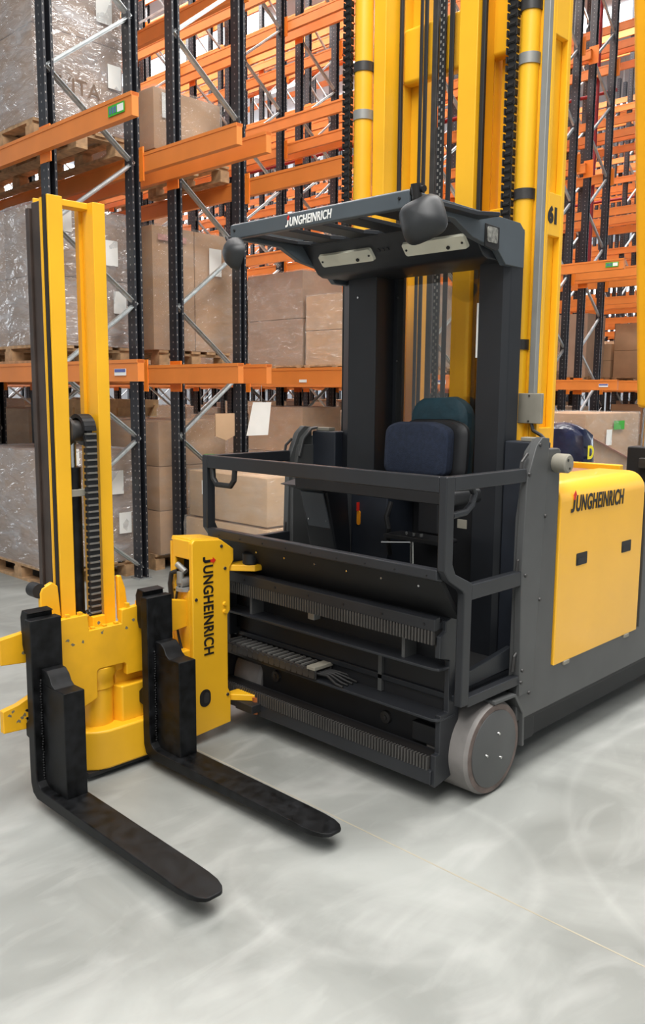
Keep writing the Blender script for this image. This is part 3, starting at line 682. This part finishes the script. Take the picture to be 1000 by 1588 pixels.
for s in (0, 1):
    X = (lambda a, b: (a, b)) if s == 0 else (lambda a, b: (mx(b), mx(a)))
    x0, x1 = X(-.205, -.04); obj('side_cabinet', box(B(), x0, x1, .40, .5, .43, 1.40), NAVY, T, .008)
    x0, x1 = X(-.06, -.03); bm = B(); strip(bm, [(.3, 1.27), (.33, 1.36), (.385, 1.405), (.43, 1.41)], x0, x1, .012); obj('hinge_bracket', bm, ANT, T, .003)
    x0, x1 = X(-.14, -.05); obj('cabinet_latch', box(B(), x0, x1, .42, .47, 1.40, 1.418), STONEG, T, .004)

# --- seat, console, controls
def cushion(name, m, x0, x1, y0, y1, z0, z1, r, tilt=0, round_top=0):
    bm = B(); n = 7; rows_ = []
    prof_ = []
    cx = (x0 + x1) / 2; W = x1 - x0; H = z1 - z0
    for i in range(33):
        t_ = 2 * PI * i / 33; c, s = math.cos(t_), math.sin(t_); e = .27 + round_top
        px = cx + W / 2 * math.copysign(abs(c) ** e, c); pz = (.12 * H * (1 - ((px - cx) / (W / 2)) ** 2) * max(0, s)) + z0 + H / 2 + H / 2 * math.copysign(abs(s) ** e, s); prof_.append((px, pz))
    lay = [(y0 + .0, .80), (y0 + .006, .92), (y0 + .02, .99), (y0 + .035, 1), (y1 - .03, 1), (y1 - .01, .97), (y1, .85)]
    cz = z0 + H / 2
    for y, s in lay:
        rows_.append([bm.verts.new((cx + (px - cx) * s, y + tilt * (pz - z0), cz + (pz - cz) * s)) for px, pz in prof_])
    for a, b in zip(rows_, rows_[1:]):
        for i in range(33): bm.faces.new((a[i], a[(i + 1) % 33], b[(i + 1) % 33], b[i]))
    bm.faces.new(rows_[0][::-1]); bm.faces.new(rows_[-1]); return obj(name, bm, m, T)
bk = cushion('seat_backrest', SEATT, -.74, -.42, .41, .5, 1.16, 1.545, .06, .03)
bk['label'] = 'teal covered seat backrest'
st = cushion('seat_cushion', SEATB, -.79, -.43, .28, .36, 1.23, 1.45, .05, .06)
st['label'] = 'navy fabric seat cushion folded up'
cushion('cushion_shell', DARK, -.75, -.38, .355, .405, 1.22, 1.46, .05, .06)
obj('seat_post', box(B(), -.66, -.54, .4, .5, .95, 1.2), DARK, T, .01)
obj('seat_bracket', box(B(), -.74, -.46, .33, .42, 1.19, 1.235), DARK, T, .006)
obj('arm_shelf', prism(B(), rrect(-.6, 1.19, .9, .06, .02), 'y', -.02, .16), DARK, T, .004)
con = obj('control_console', prism(B(), [(-.02, 1.17), (.16, 1.2), (.26, 1.18), (.3, .8), (.2, .8), (.12, 1.13)], 'x', -1.16, -.98), CABG, T, .008)
obj('console_panel', prism(B(), [(.115, 1.13), (.2, .86), (.196, .85), (.108, 1.125)], 'x', -1.145, -.995), mat('console_grey', (92, 97, 102), .5), con, .002)
bm = B(); [bolt(bm, (x, .16, .99), '-y', .006, .012) for x in (-1.13, -1.01)]; obj('console_screw', bm, CHROME, con)
obj('console_box', box(B(), -.99, -.76, .3, .5, .43, 1.2), NAVY, T, .008)
ky = obj('key_tag', prism(B(), rrect(-.937, 1.0, .022, .07, .009), 'y', .296, .3), ORANGE_TAG, T, label='orange key tag'); obj('key', box(B(), -.94, -.934, .285, .3, 1.035, 1.075), RED, ky)
obj('lever_plate', prism(B(), rrect(-.52, .96, .32, .02, .009), 'y', .18, .3), DARK, T, .003)
bm = B(); cyl(bm, (-.53, .2, .95), (-.53, .22, .44), .01, 12); cyl(bm, (-.53, .2, .945), (-.68, .17, .93), .007, 10); cyl(bm, (-.56, .2, .975), (-.56, .2, .99), .008, 8); cyl(bm, (-.52, .2, .975), (-.52, .2, .99), .008, 8); cyl(bm, (-.48, .2, .975), (-.48, .2, .99), .008, 8)
obj('control_lever', bm, CHROME, T)
bm = B(); tube(bm, [(-.72, .28, 1.1), (-.73, .26, 1.03), (-.7, .24, .98), (-.71, .25, .92), (-.74, .3, .85)], .012, 8); obj('cable_loop', bm, RUB, T)
obj('rating_plate', box(B(), -.43, -.38, .395, .398, 1.0, 1.04), STONEG, T)

# --- overhead guard
ZR = 2.312
ROOFG = mat('roof_grey_paint', (74, 82, 88), .45, var=.05)
fas = obj('roof_front_beam', prism(B(), [(-.275, 2.25), (-.275, 2.308), (-.262, 2.315), (-.22, 2.315), (-.22, 2.262), (-.25, 2.25)], 'x', -1.195, -.205), ROOFG, T, .005)
logo(fas, (-.842, -.277, 2.260), (1, 0, .012), (0, 0, 1), .033, .70, WHITE, .15)
bm = B(); [bolt(bm, (x, -.276, 2.285), '-y', .007, .004) for x in (-1.165, -.25)]; obj('beam_bolt', bm, INK, fas)
for s in (0, 1):
    X = (lambda a, b: (a, b)) if s == 0 else (lambda a, b: (mx(b), mx(a)))
    x0, x1 = X(-.235, -.205)
    obj('roof_side_beam', prism(B(), [(-.27, 2.25), (-.27, 2.312), (.46, 2.30), (.5, 2.27), (.5, 2.12), (.36, 2.12), (.3, 2.17), (.12, 2.2), (.0, 2.25)], 'x', x0, x1), ROOFG, T, .004)
obj('roof_cross_bar', box(B(), -1.19, -.21, .14, .2, 2.26, 2.30), CABG, T, .004)
xs = [-1.17 + i * .196 for i in range(6)]
for i, x in enumerate(xs):
    wv = .085 if 0 < i < 5 else .06
    obj('roof_slat', prism(B(), [(x - wv / 2 - .02, -.24), (x + wv / 2 + .05, -.24), (x + wv / 2, -.17), (x + wv / 2, .08), (x + wv / 2 + .05, .16), (x - wv / 2 - .05, .16), (x - wv / 2 - .02, .08), (x - wv / 2 - .02, -.17)], 'z', 2.268, 2.285), CABG, T, .003)
lb = obj('roof_lamp_housing', prism(B(), [(.13, 2.275), (.24, 2.15), (.27, 2.138), (.52, 2.138), (.52, 2.275)], 'x', -1.17, -.235), CABG, T, .006)
dv = Vector((0, .11, -.125)).normalized(); nv = Vector((0, -.125, -.11)).normalized()
for xa, xb in ((-1.095, -.775), (-.6, -.28)):
    bm = B(); c = Vector(((xa + xb) / 2, .192, 2.205)); L = xb - xa; hh = .064
    outl = rrect(0, 0, L, hh, .012)
    lo = [bm.verts.new(c + Vector((a, 0, 0)) + dv * b) for a, b in outl]; hi = [bm.verts.new(c + Vector((a * .985, 0, 0)) + dv * b * .92 + nv * .014) for a, b in outl]
    n = len(outl); bm.faces.new(hi)
    for i in range(n): bm.faces.new((lo[i], lo[(i + 1) % n], hi[(i + 1) % n], hi[i]))
    le = obj('cab_light', bm, LENS, lb)
    bm = B()
    for a in (-L / 2 + .018, L / 2 - .018):
        p = c + Vector((a, 0, 0)) + nv * .015; cyl(bm, p, p + nv * .003, .005, 8)
    p = c + Vector((L / 2 - .09, 0, 0)) + nv * .015 + dv * .012; cyl(bm, p, p + nv * .006, .008, 8)
    obj('cab_light_screw', bm, INK, lb)
bm = B()
for a in (-.74, -.715, -.69):
    p = Vector((a, .185, 2.213)); cyl(bm, p, p + nv * .004, .009, 8)
obj('switch', bm, DARK, lb)
mk = obj('marker_light', prism(B(), [(.2, 2.262), (.3, 2.258), (.3, 2.175), (.275, 2.165), (.2, 2.175)], 'x', -.207, -.2), INK, T, .002)
obj('marker_lens', prism(B(), rrect(.245, 2.222, .07, .06, .01), 'x', -.201, -.195), mat('clear_lens', (150, 148, 140), .25, .3, var=.3, scale=60), mk)
def mirror(c, sx, sz, tilt):
    bm = B(); rows_ = []; n = 28
    for y, s in ((-.05, .05), (-.048, .35), (-.035, .7), (-.012, .92), (.012, 1.0), (.02, .99), (.02, .9), (.012, .5)):
        ring = []
        for i in range(n):
            t_ = 2 * PI * i / n; cc, ss = math.cos(t_), math.sin(t_)
            ring.append(bm.verts.new(Vector((sx / 2 * s * math.copysign(abs(cc) ** .55, cc), y, sz / 2 * s * math.copysign(abs(ss) ** .55, ss)))))
        rows_.append(ring)
    for a, b in zip(rows_, rows_[1:]):
        for i in range(n): bm.faces.new((a[i], a[(i + 1) % n], b[(i + 1) % n], b[i]))
    bm.faces.new(rows_[0][::-1]); bm.faces.new(rows_[-1])
    Rm = Matrix.Rotation(tilt[2], 3, 'Z') @ Matrix.Rotation(tilt[1], 3, 'Y') @ Matrix.Rotation(tilt[0], 3, 'X')
    for v in bm.verts: v.co = Rm @ v.co + Vector(c)
    return bm
m1 = obj('rear_view_mirror', mirror((-.12, -.31, 2.195), .165, .155, (-.25, -.35, .35)), mat('mirror_shell', (36, 38, 40), .5), T)
bm = B(); tube(bm, [(-.215, -.25, 2.29), (-.19, -.28, 2.305), (-.15, -.29, 2.285), (-.14, -.3, 2.25)], .009, 8); cyl(bm, (-.15, -.31, 2.315), (-.15, -.3, 2.265), .018, 12); cyl(bm, (-.12, -.3, 2.295), (-.18, -.29, 2.305), .012, 10); obj('mirror_arm', bm, INK, m1)
m2 = obj('rear_view_mirror', mirror((-1.11, -.32, 2.18), .15, .12, (-.2, .5, -.5)), bpy.data.materials['mirror_shell'], T)
bm = B(); tube(bm, [(-1.185, -.25, 2.26), (-1.2, -.29, 2.255), (-1.17, -.3, 2.23), (-1.13, -.31, 2.2)], .009, 8); obj('mirror_arm', bm, INK, m2)

# --- main mast
ZM = 5.4
def up_(name, m, x0, x1, y0, y1, z0=.42, z1=ZM, bevel=.004): return obj(name, box(B(), x0, x1, y0, y1, z0, z1), m, T, bevel)
for xc_, r in ((-1.205, .047), (-.272, .042)):
    c = obj('lift_cylinder', cyl(B(), (xc_, .592, .45), (xc_, .592, ZM), r, 28), YEL, T, label='yellow mast lift cylinder')
    for z, m in ((3.175 if xc_ < -1 else 2.44, GREASE), (2.952 if xc_ < -1 else 2.983, ALU), (3.193 + (xc_ < -1), GREASE), (3.9, ALU), (1.81, GREASE)):
        obj('clamp_band', lathe(B(), [(r, -.022), (r + .005, -.022), (r + .005, .022), (r, .022)], (xc_, .592, z), 'z', 28), m, c)
# roller chains in front of the cylinders
lkm = B(); box(lkm, -.026, -.02, -.011, .011, -.013, .013); box(lkm, .02, .026, -.011, .011, -.013, .013); box(lkm, -.016, .016, -.009, .009, -.007, .007); cyl(lkm, (-.03, 0, -.006), (.03, 0, -.006), .004, 6); box(lkm, -.014, .014, -.013, -.011, -.003, .003)
LKM = mesh_of('link', lkm, mat('chain_steel', (62, 60, 58), .35, .6, var=.1))
for xc_ in (-1.278, -.335):
    ch = obj('mast_chain', box(B(), xc_ - .017, xc_ + .017, .552, .558, 1.25, ZM), INK, T)
    z = 2.2
    while z < 3.9:
        o = inst('link', LKM, Vector((xc_, .555, z)) - wloc(ch), ch); z += .0345
up_('mast_upright', YEL, -1.15, -1.075, .6, .72)
up_('hose', RUB, -1.066, -1.05, .69, .71)
up_('mast_upright', YEL, -1.10, -1.07, .74, .8); up_('mast_upright', YEL, -1.085, -1.0, .8, .92)
up_('hose', RUB, -.94, -.922, .69, .70); up_('hose', RUB, -.914, -.892, .69, .70)
up_('hose_bundle', GREASE, -.864, -.832, .69, .705)
ch = obj('inner_chain', box(B(), -.824, -.79, .695, .705, 1.0, ZM), DARK, T)
for q, xx in enumerate((-.815, -.8)):
    bm = B()
    for i in range(120): box(bm, xx - .003, xx + .003, .692, .695, 1.3 + i * .032 + q * .016, 1.312 + i * .032 + q * .016)
    obj('chain_gap', bm, ALU, ch)['kind'] = 'stuff'
up_('hose', RUB, -.766, -.74, .69, .70)
up_('mast_upright', YEL, -.645, -.545, .6, .74)
up_('hose', RUB, -.54, -.518, .62, .64)
up_('mast_panel', YEL, -.545, -.4, .8, .83)
up_('mast_upright', YEL, -.42, -.36, .7, .83); up_('mast_upright', YEL, -.60, -.555, .76, .83)
for za, zb in ((3.1, 3.36), (1.2, 1.3)):
    obj('mast_cross_beam', box(B(), -1.08, -.4, .73, .8, za, zb), YEL, T, .02, 3)
obj('mast_cross_beam', box(B(), -.545, -.4, .73, .8, 2.36, 2.44), YEL, T, .01, 3)
obj('mast_cross_beam', box(B(), -1.08, -.4, .73, .8, 4.6, 4.86), YEL, T, .02, 3)
up_('mast_upright', YEL, -.262, -.212, .6, .74)
up_('cable_duct', ALU, -.203, -.172, .57, .598, 1.58, ZM)
# outer mast side, a channel with recessed fields
up_('mast_side_web', YEL, -.21, -.2, .6, .747)
up_('mast_side_flange', YEL, -.2, -.171, .6, .625); up_('mast_side_flange', YEL, -.2, -.168, .72, .747)
for za, zb in ((.42, 1.45), (2.27, 2.445), (3.07, 3.25), (4.2, 4.4)): obj('mast_side_bridge', box(B(), -.2, -.17, .62, .725, za, zb), YEL, T, .003)
text('lettering', '61', INK, T, (-.1695, .618, 2.325), (0, 1, 0), (0, 0, 1), .085, sx=.95, shear=.0, bold=.006)
gb = obj('junction_plate', box(B(), -.245, -.13, .56, .58, 1.47, 1.6), STONEG, T, .003, label='stone grey junction plate'); bm = B(); [bolt(bm, (-.19, .56, z), '-y', .005, .004) for z in (1.48, 1.59)]; obj('plate_screw', bm, GREASE, gb)
bm = B(); tube(bm, [(-.18, .57, 1.47), (-.17, .57, 1.44), (-.13, .57, 1.42), (-.1, .56, 1.40)], .008, 8); obj('cable', bm, RUB, T)
ws = obj('warning_sticker', box(B(), -.318, -.268, .542, .546, 1.62, 1.86), WHITE, T)
for z in (1.69, 1.76, 1.82): obj('pictogram', lathe(B(), [(.012, 0), (.016, 0), (.016, -.002), (.012, -.002)], (-.293, .542, z), 'y', 16), INK, ws)
# rear hydraulic column at the right edge of the picture
rc = obj('rear_column', bar(B(), (-.35, 2.185, 1.53), (-.35, 1.80, 4.0), .2, .1, (1, 0, 0)), YEL, T, .03, label='yellow rear column at the right edge')
obj('piston_rod', cyl(B(), (-.35, 2.12, 1.28), (-.35, 2.13, 1.54), .022, 14), CHROME, rc); obj('rod_block', box(B(), -.42, -.28, 2.05, 2.2, 1.1, 1.3), DARK, T, .01)
obj('rod_valve', box(B(), -.33, -.28, 2.01, 2.05, 1.18, 1.24), GREASE, T, .006)

# --- swivel head: logo block
bk = B(); prism(bk, [(-.5, .045), (-.285, .06), (-.285, .2), (-.3, .23), (-.3, .58), (-.285, .60), (-.285, .80), (-.262, .83), (-.262, .885), (-.335, .935), (-.485, .95), (-.5, .935)], 'x', -1.225, -1.2)
sw = obj('swivel_head_cover', bk, YEL, T, .006, 3, 'yellow swivel head cover with lettering')
obj('head_side', box(B(), -1.345, -1.222, -.5, -.485, .86, .945), YEL, sw, .006); obj('head_side', box(B(), -1.345, -1.222, -.5, -.485, .1, .72), YEL, sw, .006)
obj('head_side_post', box(B(), -1.345, -1.325, -.5, -.485, .7, .87), YEL, sw, .003); obj('head_top', prism(B(), [(-.495, .935), (-.34, .925), (-.28, .89), (-.28, .90), (-.335, .94), (-.49, .953)], 'x', -1.36, -1.222), YEL, sw, .003)
obj('head_back', box(B(), -1.36, -1.345, -.5, -.3, .1, .93), YEL, sw)
obj('head_inside', box(B(), -1.34, -1.23, -.44, -.3, .3, .9), DARK, sw)
bm = B(); cyl(bm, (-1.28, -.51, .75), (-1.28, -.46, .75), .025, 14); cyl(bm, (-1.28, -.505, .75), (-1.28, -.505, .80), .016, 12); cyl(bm, (-1.26, -.49, .80), (-1.31, -.5, .83), .014, 12); cyl(bm, (-1.27, -.49, .73), (-1.27, -.49, .715), .04, 18); obj('hydraulic_fitting', bm, ALU, sw)
bm = B(); tube(bm, [(-1.3, -.505, .8), (-1.325, -.52, .79), (-1.338, -.52, .74), (-1.335, -.515, .65), (-1.33, -.51, .55)], .011, 8); tube(bm, [(-1.27, -.5, .74), (-1.29, -.515, .72), (-1.315, -.515, .62), (-1.29, -.512, .5), (-1.26, -.51, .42)], .006, 8); obj('hydraulic_hose', bm, RUB, sw)
ho = B(); prism(ho, rrect(-.436, .215, .062, .082, .03, 6), 'x', -1.2, -1.1985); obj('inspection_hole', ho, INK, sw)
obj('hole_rim', prism(B(), rrect(-.43, .215, .03, .05, .014, 6), 'x', -1.1985, -1.1975), GREASE, sw)
bm = B()
for y, z in ((-.335, .905), (-.315, .80), (-.305, .2), (-.48, .68)): bolt(bm, (-1.2, y, z), 'x', .009, .004)
obj('cover_screw', bm, GREASE, sw)
bm = B(); [bolt(bm, (-1.2, -.32, z), 'x', .011, .008) for z in (.6, .635)]; obj('cover_nipple', bm, YEL, sw)
logo(sw, (-1.1985, -.438, .868), (0, 0, -1), (0, 1, 0), .053, .775, INK, 0)
for z0, z1 in ((.78, .81), (.16, .19)):
    obj('rail_bracket', prism(B(), [(-1.225, -.29), (-1.2, -.27), (-1.12, -.205), (-1.12, -.16), (-1.25, -.16), (-1.25, -.29)], 'z', z0, z1), YEL, sw, .004)
bm = lathe(B(), [(.03, 0), (.034, .005), (.034, .05), (.026, .055)], (-1.16, -.2, .81), 'z', 18); obj('guide_roller', bm, DARK, sw)
obj('lower_catch', box(B(), -1.2, -1.08, -.26, -.2, .12, .16), RUB, sw, .004)
obj('lower_pin', cyl(B(), (-1.12, -.2, .1), (-1.12, -.2, .18), .018, 14), mat('copper_pin', (190, 110, 60), .4, .4), sw)

# --- turret base and side mast
base = B(); prism(base, [(-1.205, -.52), (-1.205, -.93), (-1.22, -.98), (-1.26, -1.03), (-1.32, -1.06), (-1.55, -1.06), (-1.6, -1.02), (-1.6, -.52)], 'z', .035, .205)
bs = obj('turret_base', base, YEL, T, .012, 3)
obj('base_ledge', prism(B(), [(-1.245, -.5), (-1.245, -.84), (-1.3, -.86), (-1.58, -.86), (-1.58, -.5)], 'z', .2, .36), YEL, bs, .008)
obj('base_wall', box(B(), -1.5, -1.3, -.84, -.34, .3, .45), YEL, bs, .006); obj('base_arm', box(B(), -1.38, -1.225, -.56, -.45, .05, .45), YEL, bs, .006)
cb = obj('pivot_column', lathe(B(), [(.07, .2), (.07, .36), (.075, .365), (.075, .40), (.085, .42), (.085, .455), (.06, .48)], (-1.33, -.915, 0), 'z', 32), YEL, bs)
obj('base_underside', box(B(), -1.58, -1.22, -1.02, -.5, .02, .036), RUB, bs)
car = [(-1.36, .668), (-1.15, .695), (-1.085, .70), (-.99, .70), (-.985, .632), (-.835, .632), (-.832, .69), (-.66, .705), (-.48, .672), (-.48, .556), (-.66, .535), (-.66, .405), (-.815, .405), (-.815, .45), (-.825, .46), (-.945, .46), (-.955, .45), (-.955, .34), (-1.01, .32), (-1.1, .285), (-1.36, .30), (-1.36, .388), (-1.30, .40), (-1.25, .42), (-1.21, .455), (-1.2, .5), (-1.21, .54), (-1.25, .558), (-1.36, .568)]
cp = obj('fork_carriage', prism(B(), car, 'x', -1.275, -1.245), YWORN, T, .004, 2, 'worn yellow fork carriage plate')
bm = B()
for i in range(24):
    y = random.uniform(-1.34, -.68); z = random.uniform(.58, .66) if i % 2 else random.uniform(.32, .38)
    if i % 2 == 0: y = random.uniform(-1.34, -1.24)
    pts = [(y + random.uniform(.003, .012) * math.cos(a), z + random.uniform(.002, .010) * math.sin(a)) for a in [PI * 2 * q / 7 for q in range(7)]]
    prism(bm, pts, 'x', -1.2455, -1.2446)
obj('paint_chip', bm, mat('bare_primer', (120, 112, 90), .6), cp)
notch = B()
for i in range(8): box(notch, -1.27, -1.25, -1.08 + i * .055, -1.065 + i * .055, .69 if i < 2 or i > 4 else .625, .712 if i < 2 or i > 4 else .64)
obj('carriage_notch', notch, YWORN, cp)
# mast channels
def channel(ya, yb, open_to, name='side_mast_upright'):
    bm = B(); f = .012
    if open_to < 0: pts = [(-1.40, ya), (-1.40, yb), (-1.52, yb), (-1.52, ya), (-1.508, ya), (-1.508, yb - .014), (-1.412, yb - .014), (-1.412, ya)]
    else: pts = [(-1.40, yb), (-1.40, ya), (-1.52, ya), (-1.52, yb), (-1.508, yb), (-1.508, ya + .014), (-1.412, ya + .014), (-1.412, yb)]
    prism(bm, pts, 'z', .3, 2.352); return obj(name, bm, YEL, T, .003, 2, 'yellow channel of the small fork mast')
ca = channel(-1.02, -.955, -1); cb2 = channel(-.822, -.765, 1)
obj('inner_slide', box(B(), -1.505, -1.44, -1.035, -.975, .4, 2.33), mat('brown_grease_rail', (62, 50, 44), .45, var=.2), ca, .006)
obj('seal_strip', box(B(), -1.424, -1.41, -1.03, -1.0, .5, 2.35), RUB, ca); obj('edge_strip', box(B(), -1.438, -1.425, -1.034, -1.0, .5, 2.34), YEL, ca); obj('rear_strip', box(B(), -1.535, -1.505, -1.045, -.98, .6, 2.31), bpy.data.materials['brown_grease_rail'], ca, .004)
obj('mast_top_bar', box(B(), -1.50, -1.44, -.97, -.81, 2.325, 2.352), YEL, T, .004)
obj('inner_web', box(B(), -1.52, -1.49, -.835, -.82, .4, 2.34), YEL, cb2)
# cylinder, pulley and chain of the side mast
sc = obj('side_cylinder', cyl(B(), (-1.45, -.925, .58), (-1.45, -.925, 1.28), .036, 24), BLACK, T, label='black lift cylinder of the small mast')
obj('cylinder_rod', cyl(B(), (-1.45, -.925, 1.28), (-1.45, -.925, 1.42), .02, 16), CHROME, sc)
obj('clamp', box(B(), -1.42, -1.405, -.955, -.84, 1.16, 1.19), STONEG, sc, .003); obj('bleed_nipple', cyl(B(), (-1.415, -.905, .645), (-1.395, -.9, .665), .014, 10), CHROME, sc)
bm = lathe(B(), [(.055, -.045), (.06, -.042), (.06, -.03), (.045, -.026), (.045, .026), (.06, .03), (.06, .042), (.055, .045)], (-1.45, -.905, 1.43), 'y', 28); pl = obj('chain_pulley', bm, GREASE, sc)
chn = obj('side_chain', box(B(), -1.398, -1.39, -.885, -.86, .64, 1.44), INK, T)
bm = B(); box(bm, -.008, .008, -.027, .027, -.009, .009); LK2 = mesh_of('link', bm, DARK)
bm = B(); box(bm, -.010, .010, -.022, .022, -.0035, .0035); LK3 = mesh_of('link_pin', bm, mat('worn_pin', (112, 110, 105), .45))
z = .65
while z < 1.43:
    inst('link', LK2, Vector((-1.388, -.872, z)) - wloc(chn), chn); inst('link_pin', LK3, Vector((-1.384, -.872, z + .0135)) - wloc(chn), chn); z += .027
for a in range(10, 170, 16):
    t_ = math.radians(a); o = inst('link', LK2, Vector((-1.45 + .062 * math.cos(t_), -.872, 1.43 + .062 * math.sin(t_))) - wloc(chn), chn, (0, -t_, 0))
obj('chain_anchor', box(B(), -1.42, -1.36, -.9, -.84, .60, .65), YEL, T, .004)
# guide brackets
gb1 = obj('guide_bracket', prism(B(), [(-1.11, .60), (-1.02, .60), (-1.035, .80), (-1.06, .82), (-1.105, .80), (-1.115, .78)], 'x', -1.42, -1.395), YEL, T, .006)
obj('guide_roller', cyl(B(), (-1.46, -1.115, .79), (-1.40, -1.115, .79), .03, 20), RUB, gb1)
gb2 = obj('guide_bracket', prism(B(), [(-.75, .6), (-.70, .6), (-.715, .74), (-.735, .80), (-.755, .8)], 'x', -1.42, -1.395), YEL, T, .006)
obj('carriage_back', box(B(), -1.40, -1.28, -1.06, -.68, .42, .6), YEL, T, .006)

# --- forks
def fork(yc, ytip):
    bm = B(); HW = .064; secs = []
    # shank then blade as one swept bar: (x,z of top/front line, thickness normal, halfwidth)
    path = [(-1.152, .745, -1.2, .745, HW), (-1.152, .45, -1.2, .45, HW), (-1.152, .16, -1.2, .16, HW), (-1.147, .115, -1.198, .10, HW), (-1.128, .096, -1.185, .062, HW), (-1.10, .09, -1.155, .045, HW), (-.9, .088, -.9, .045, HW)]
    for t_ in (.2, .4, .6, .8): path.append((-.9 + t_ * .7, .088 - .006 * t_, -.9 + t_ * .7, .045 + .012 * t_, HW))
    path += [(-.25, .081, -.25, .058, HW), (-.20, .080, -.20, .060, HW * .93), (-.165, .079, -.165, .062, HW * .76), (-.145, .078, -.145, .064, HW * .52), (-.138, .076, -.138, .066, HW * .3)]
    for x1, z1, x0, z0, hw in path:
        f = max(0, (x1 + 1.1) / .96) if x1 > -1.1 else 0; y = yc + (ytip - yc) * f
        secs.append([bm.verts.new(p) for p in ((x1, y - hw, z1), (x1, y + hw, z1), (x0, y + hw, z0), (x0, y - hw, z0))])
    for a, b in zip(secs, secs[1:]):
        for i in range(4): bm.faces.new((a[i], a[(i + 1) % 4], b[(i + 1) % 4], b[i]))
    bm.faces.new(secs[0]); bm.faces.new(secs[-1][::-1])
    fk = obj('fork', bm, BLACK, T, .004, 2, 'black steel fork arm')
    obj('fork_hook', prism(B(), [(-1.2, .69), (-1.2, .76), (-1.185, .765), (-1.24, .77), (-1.255, .74), (-1.25, .64), (-1.235, .6), (-1.2, .6)], 'y', yc - HW + .012, yc + HW - .012), BLACK, fk, .004)
    obj('fork_hook', prism(B(), [(-1.2, .26), (-1.245, .27), (-1.245, .32), (-1.2, .36)], 'y', yc - HW + .012, yc + HW - .012), BLACK, fk, .004)
    bx_ = obj('fork_sleeve', box(B(), -1.15, -.985, yc - .028, yc + .058, .087, .497), BLACK, fk, .004)
    obj('sleeve_neck', prism(B(), [(-1.152, .497), (-1.152, .555), (-1.115, .553), (-1.09, .535), (-1.075, .51), (-1.05, .495)], 'y', yc - .028, yc + .056), BLACK, fk, .004)
    bm = B(); 
    for q in range(40): bmesh.ops.create_icosphere(bm, subdivisions=1, radius=.006, matrix=Matrix.Translation((-1.15, yc - .032 + random.uniform(-.002, .002), .1 + q * .0105)))
    obj('weld_bead', bm, BLACK, fk)
fork(-1.22, -1.226); fork(-.706, -.69)
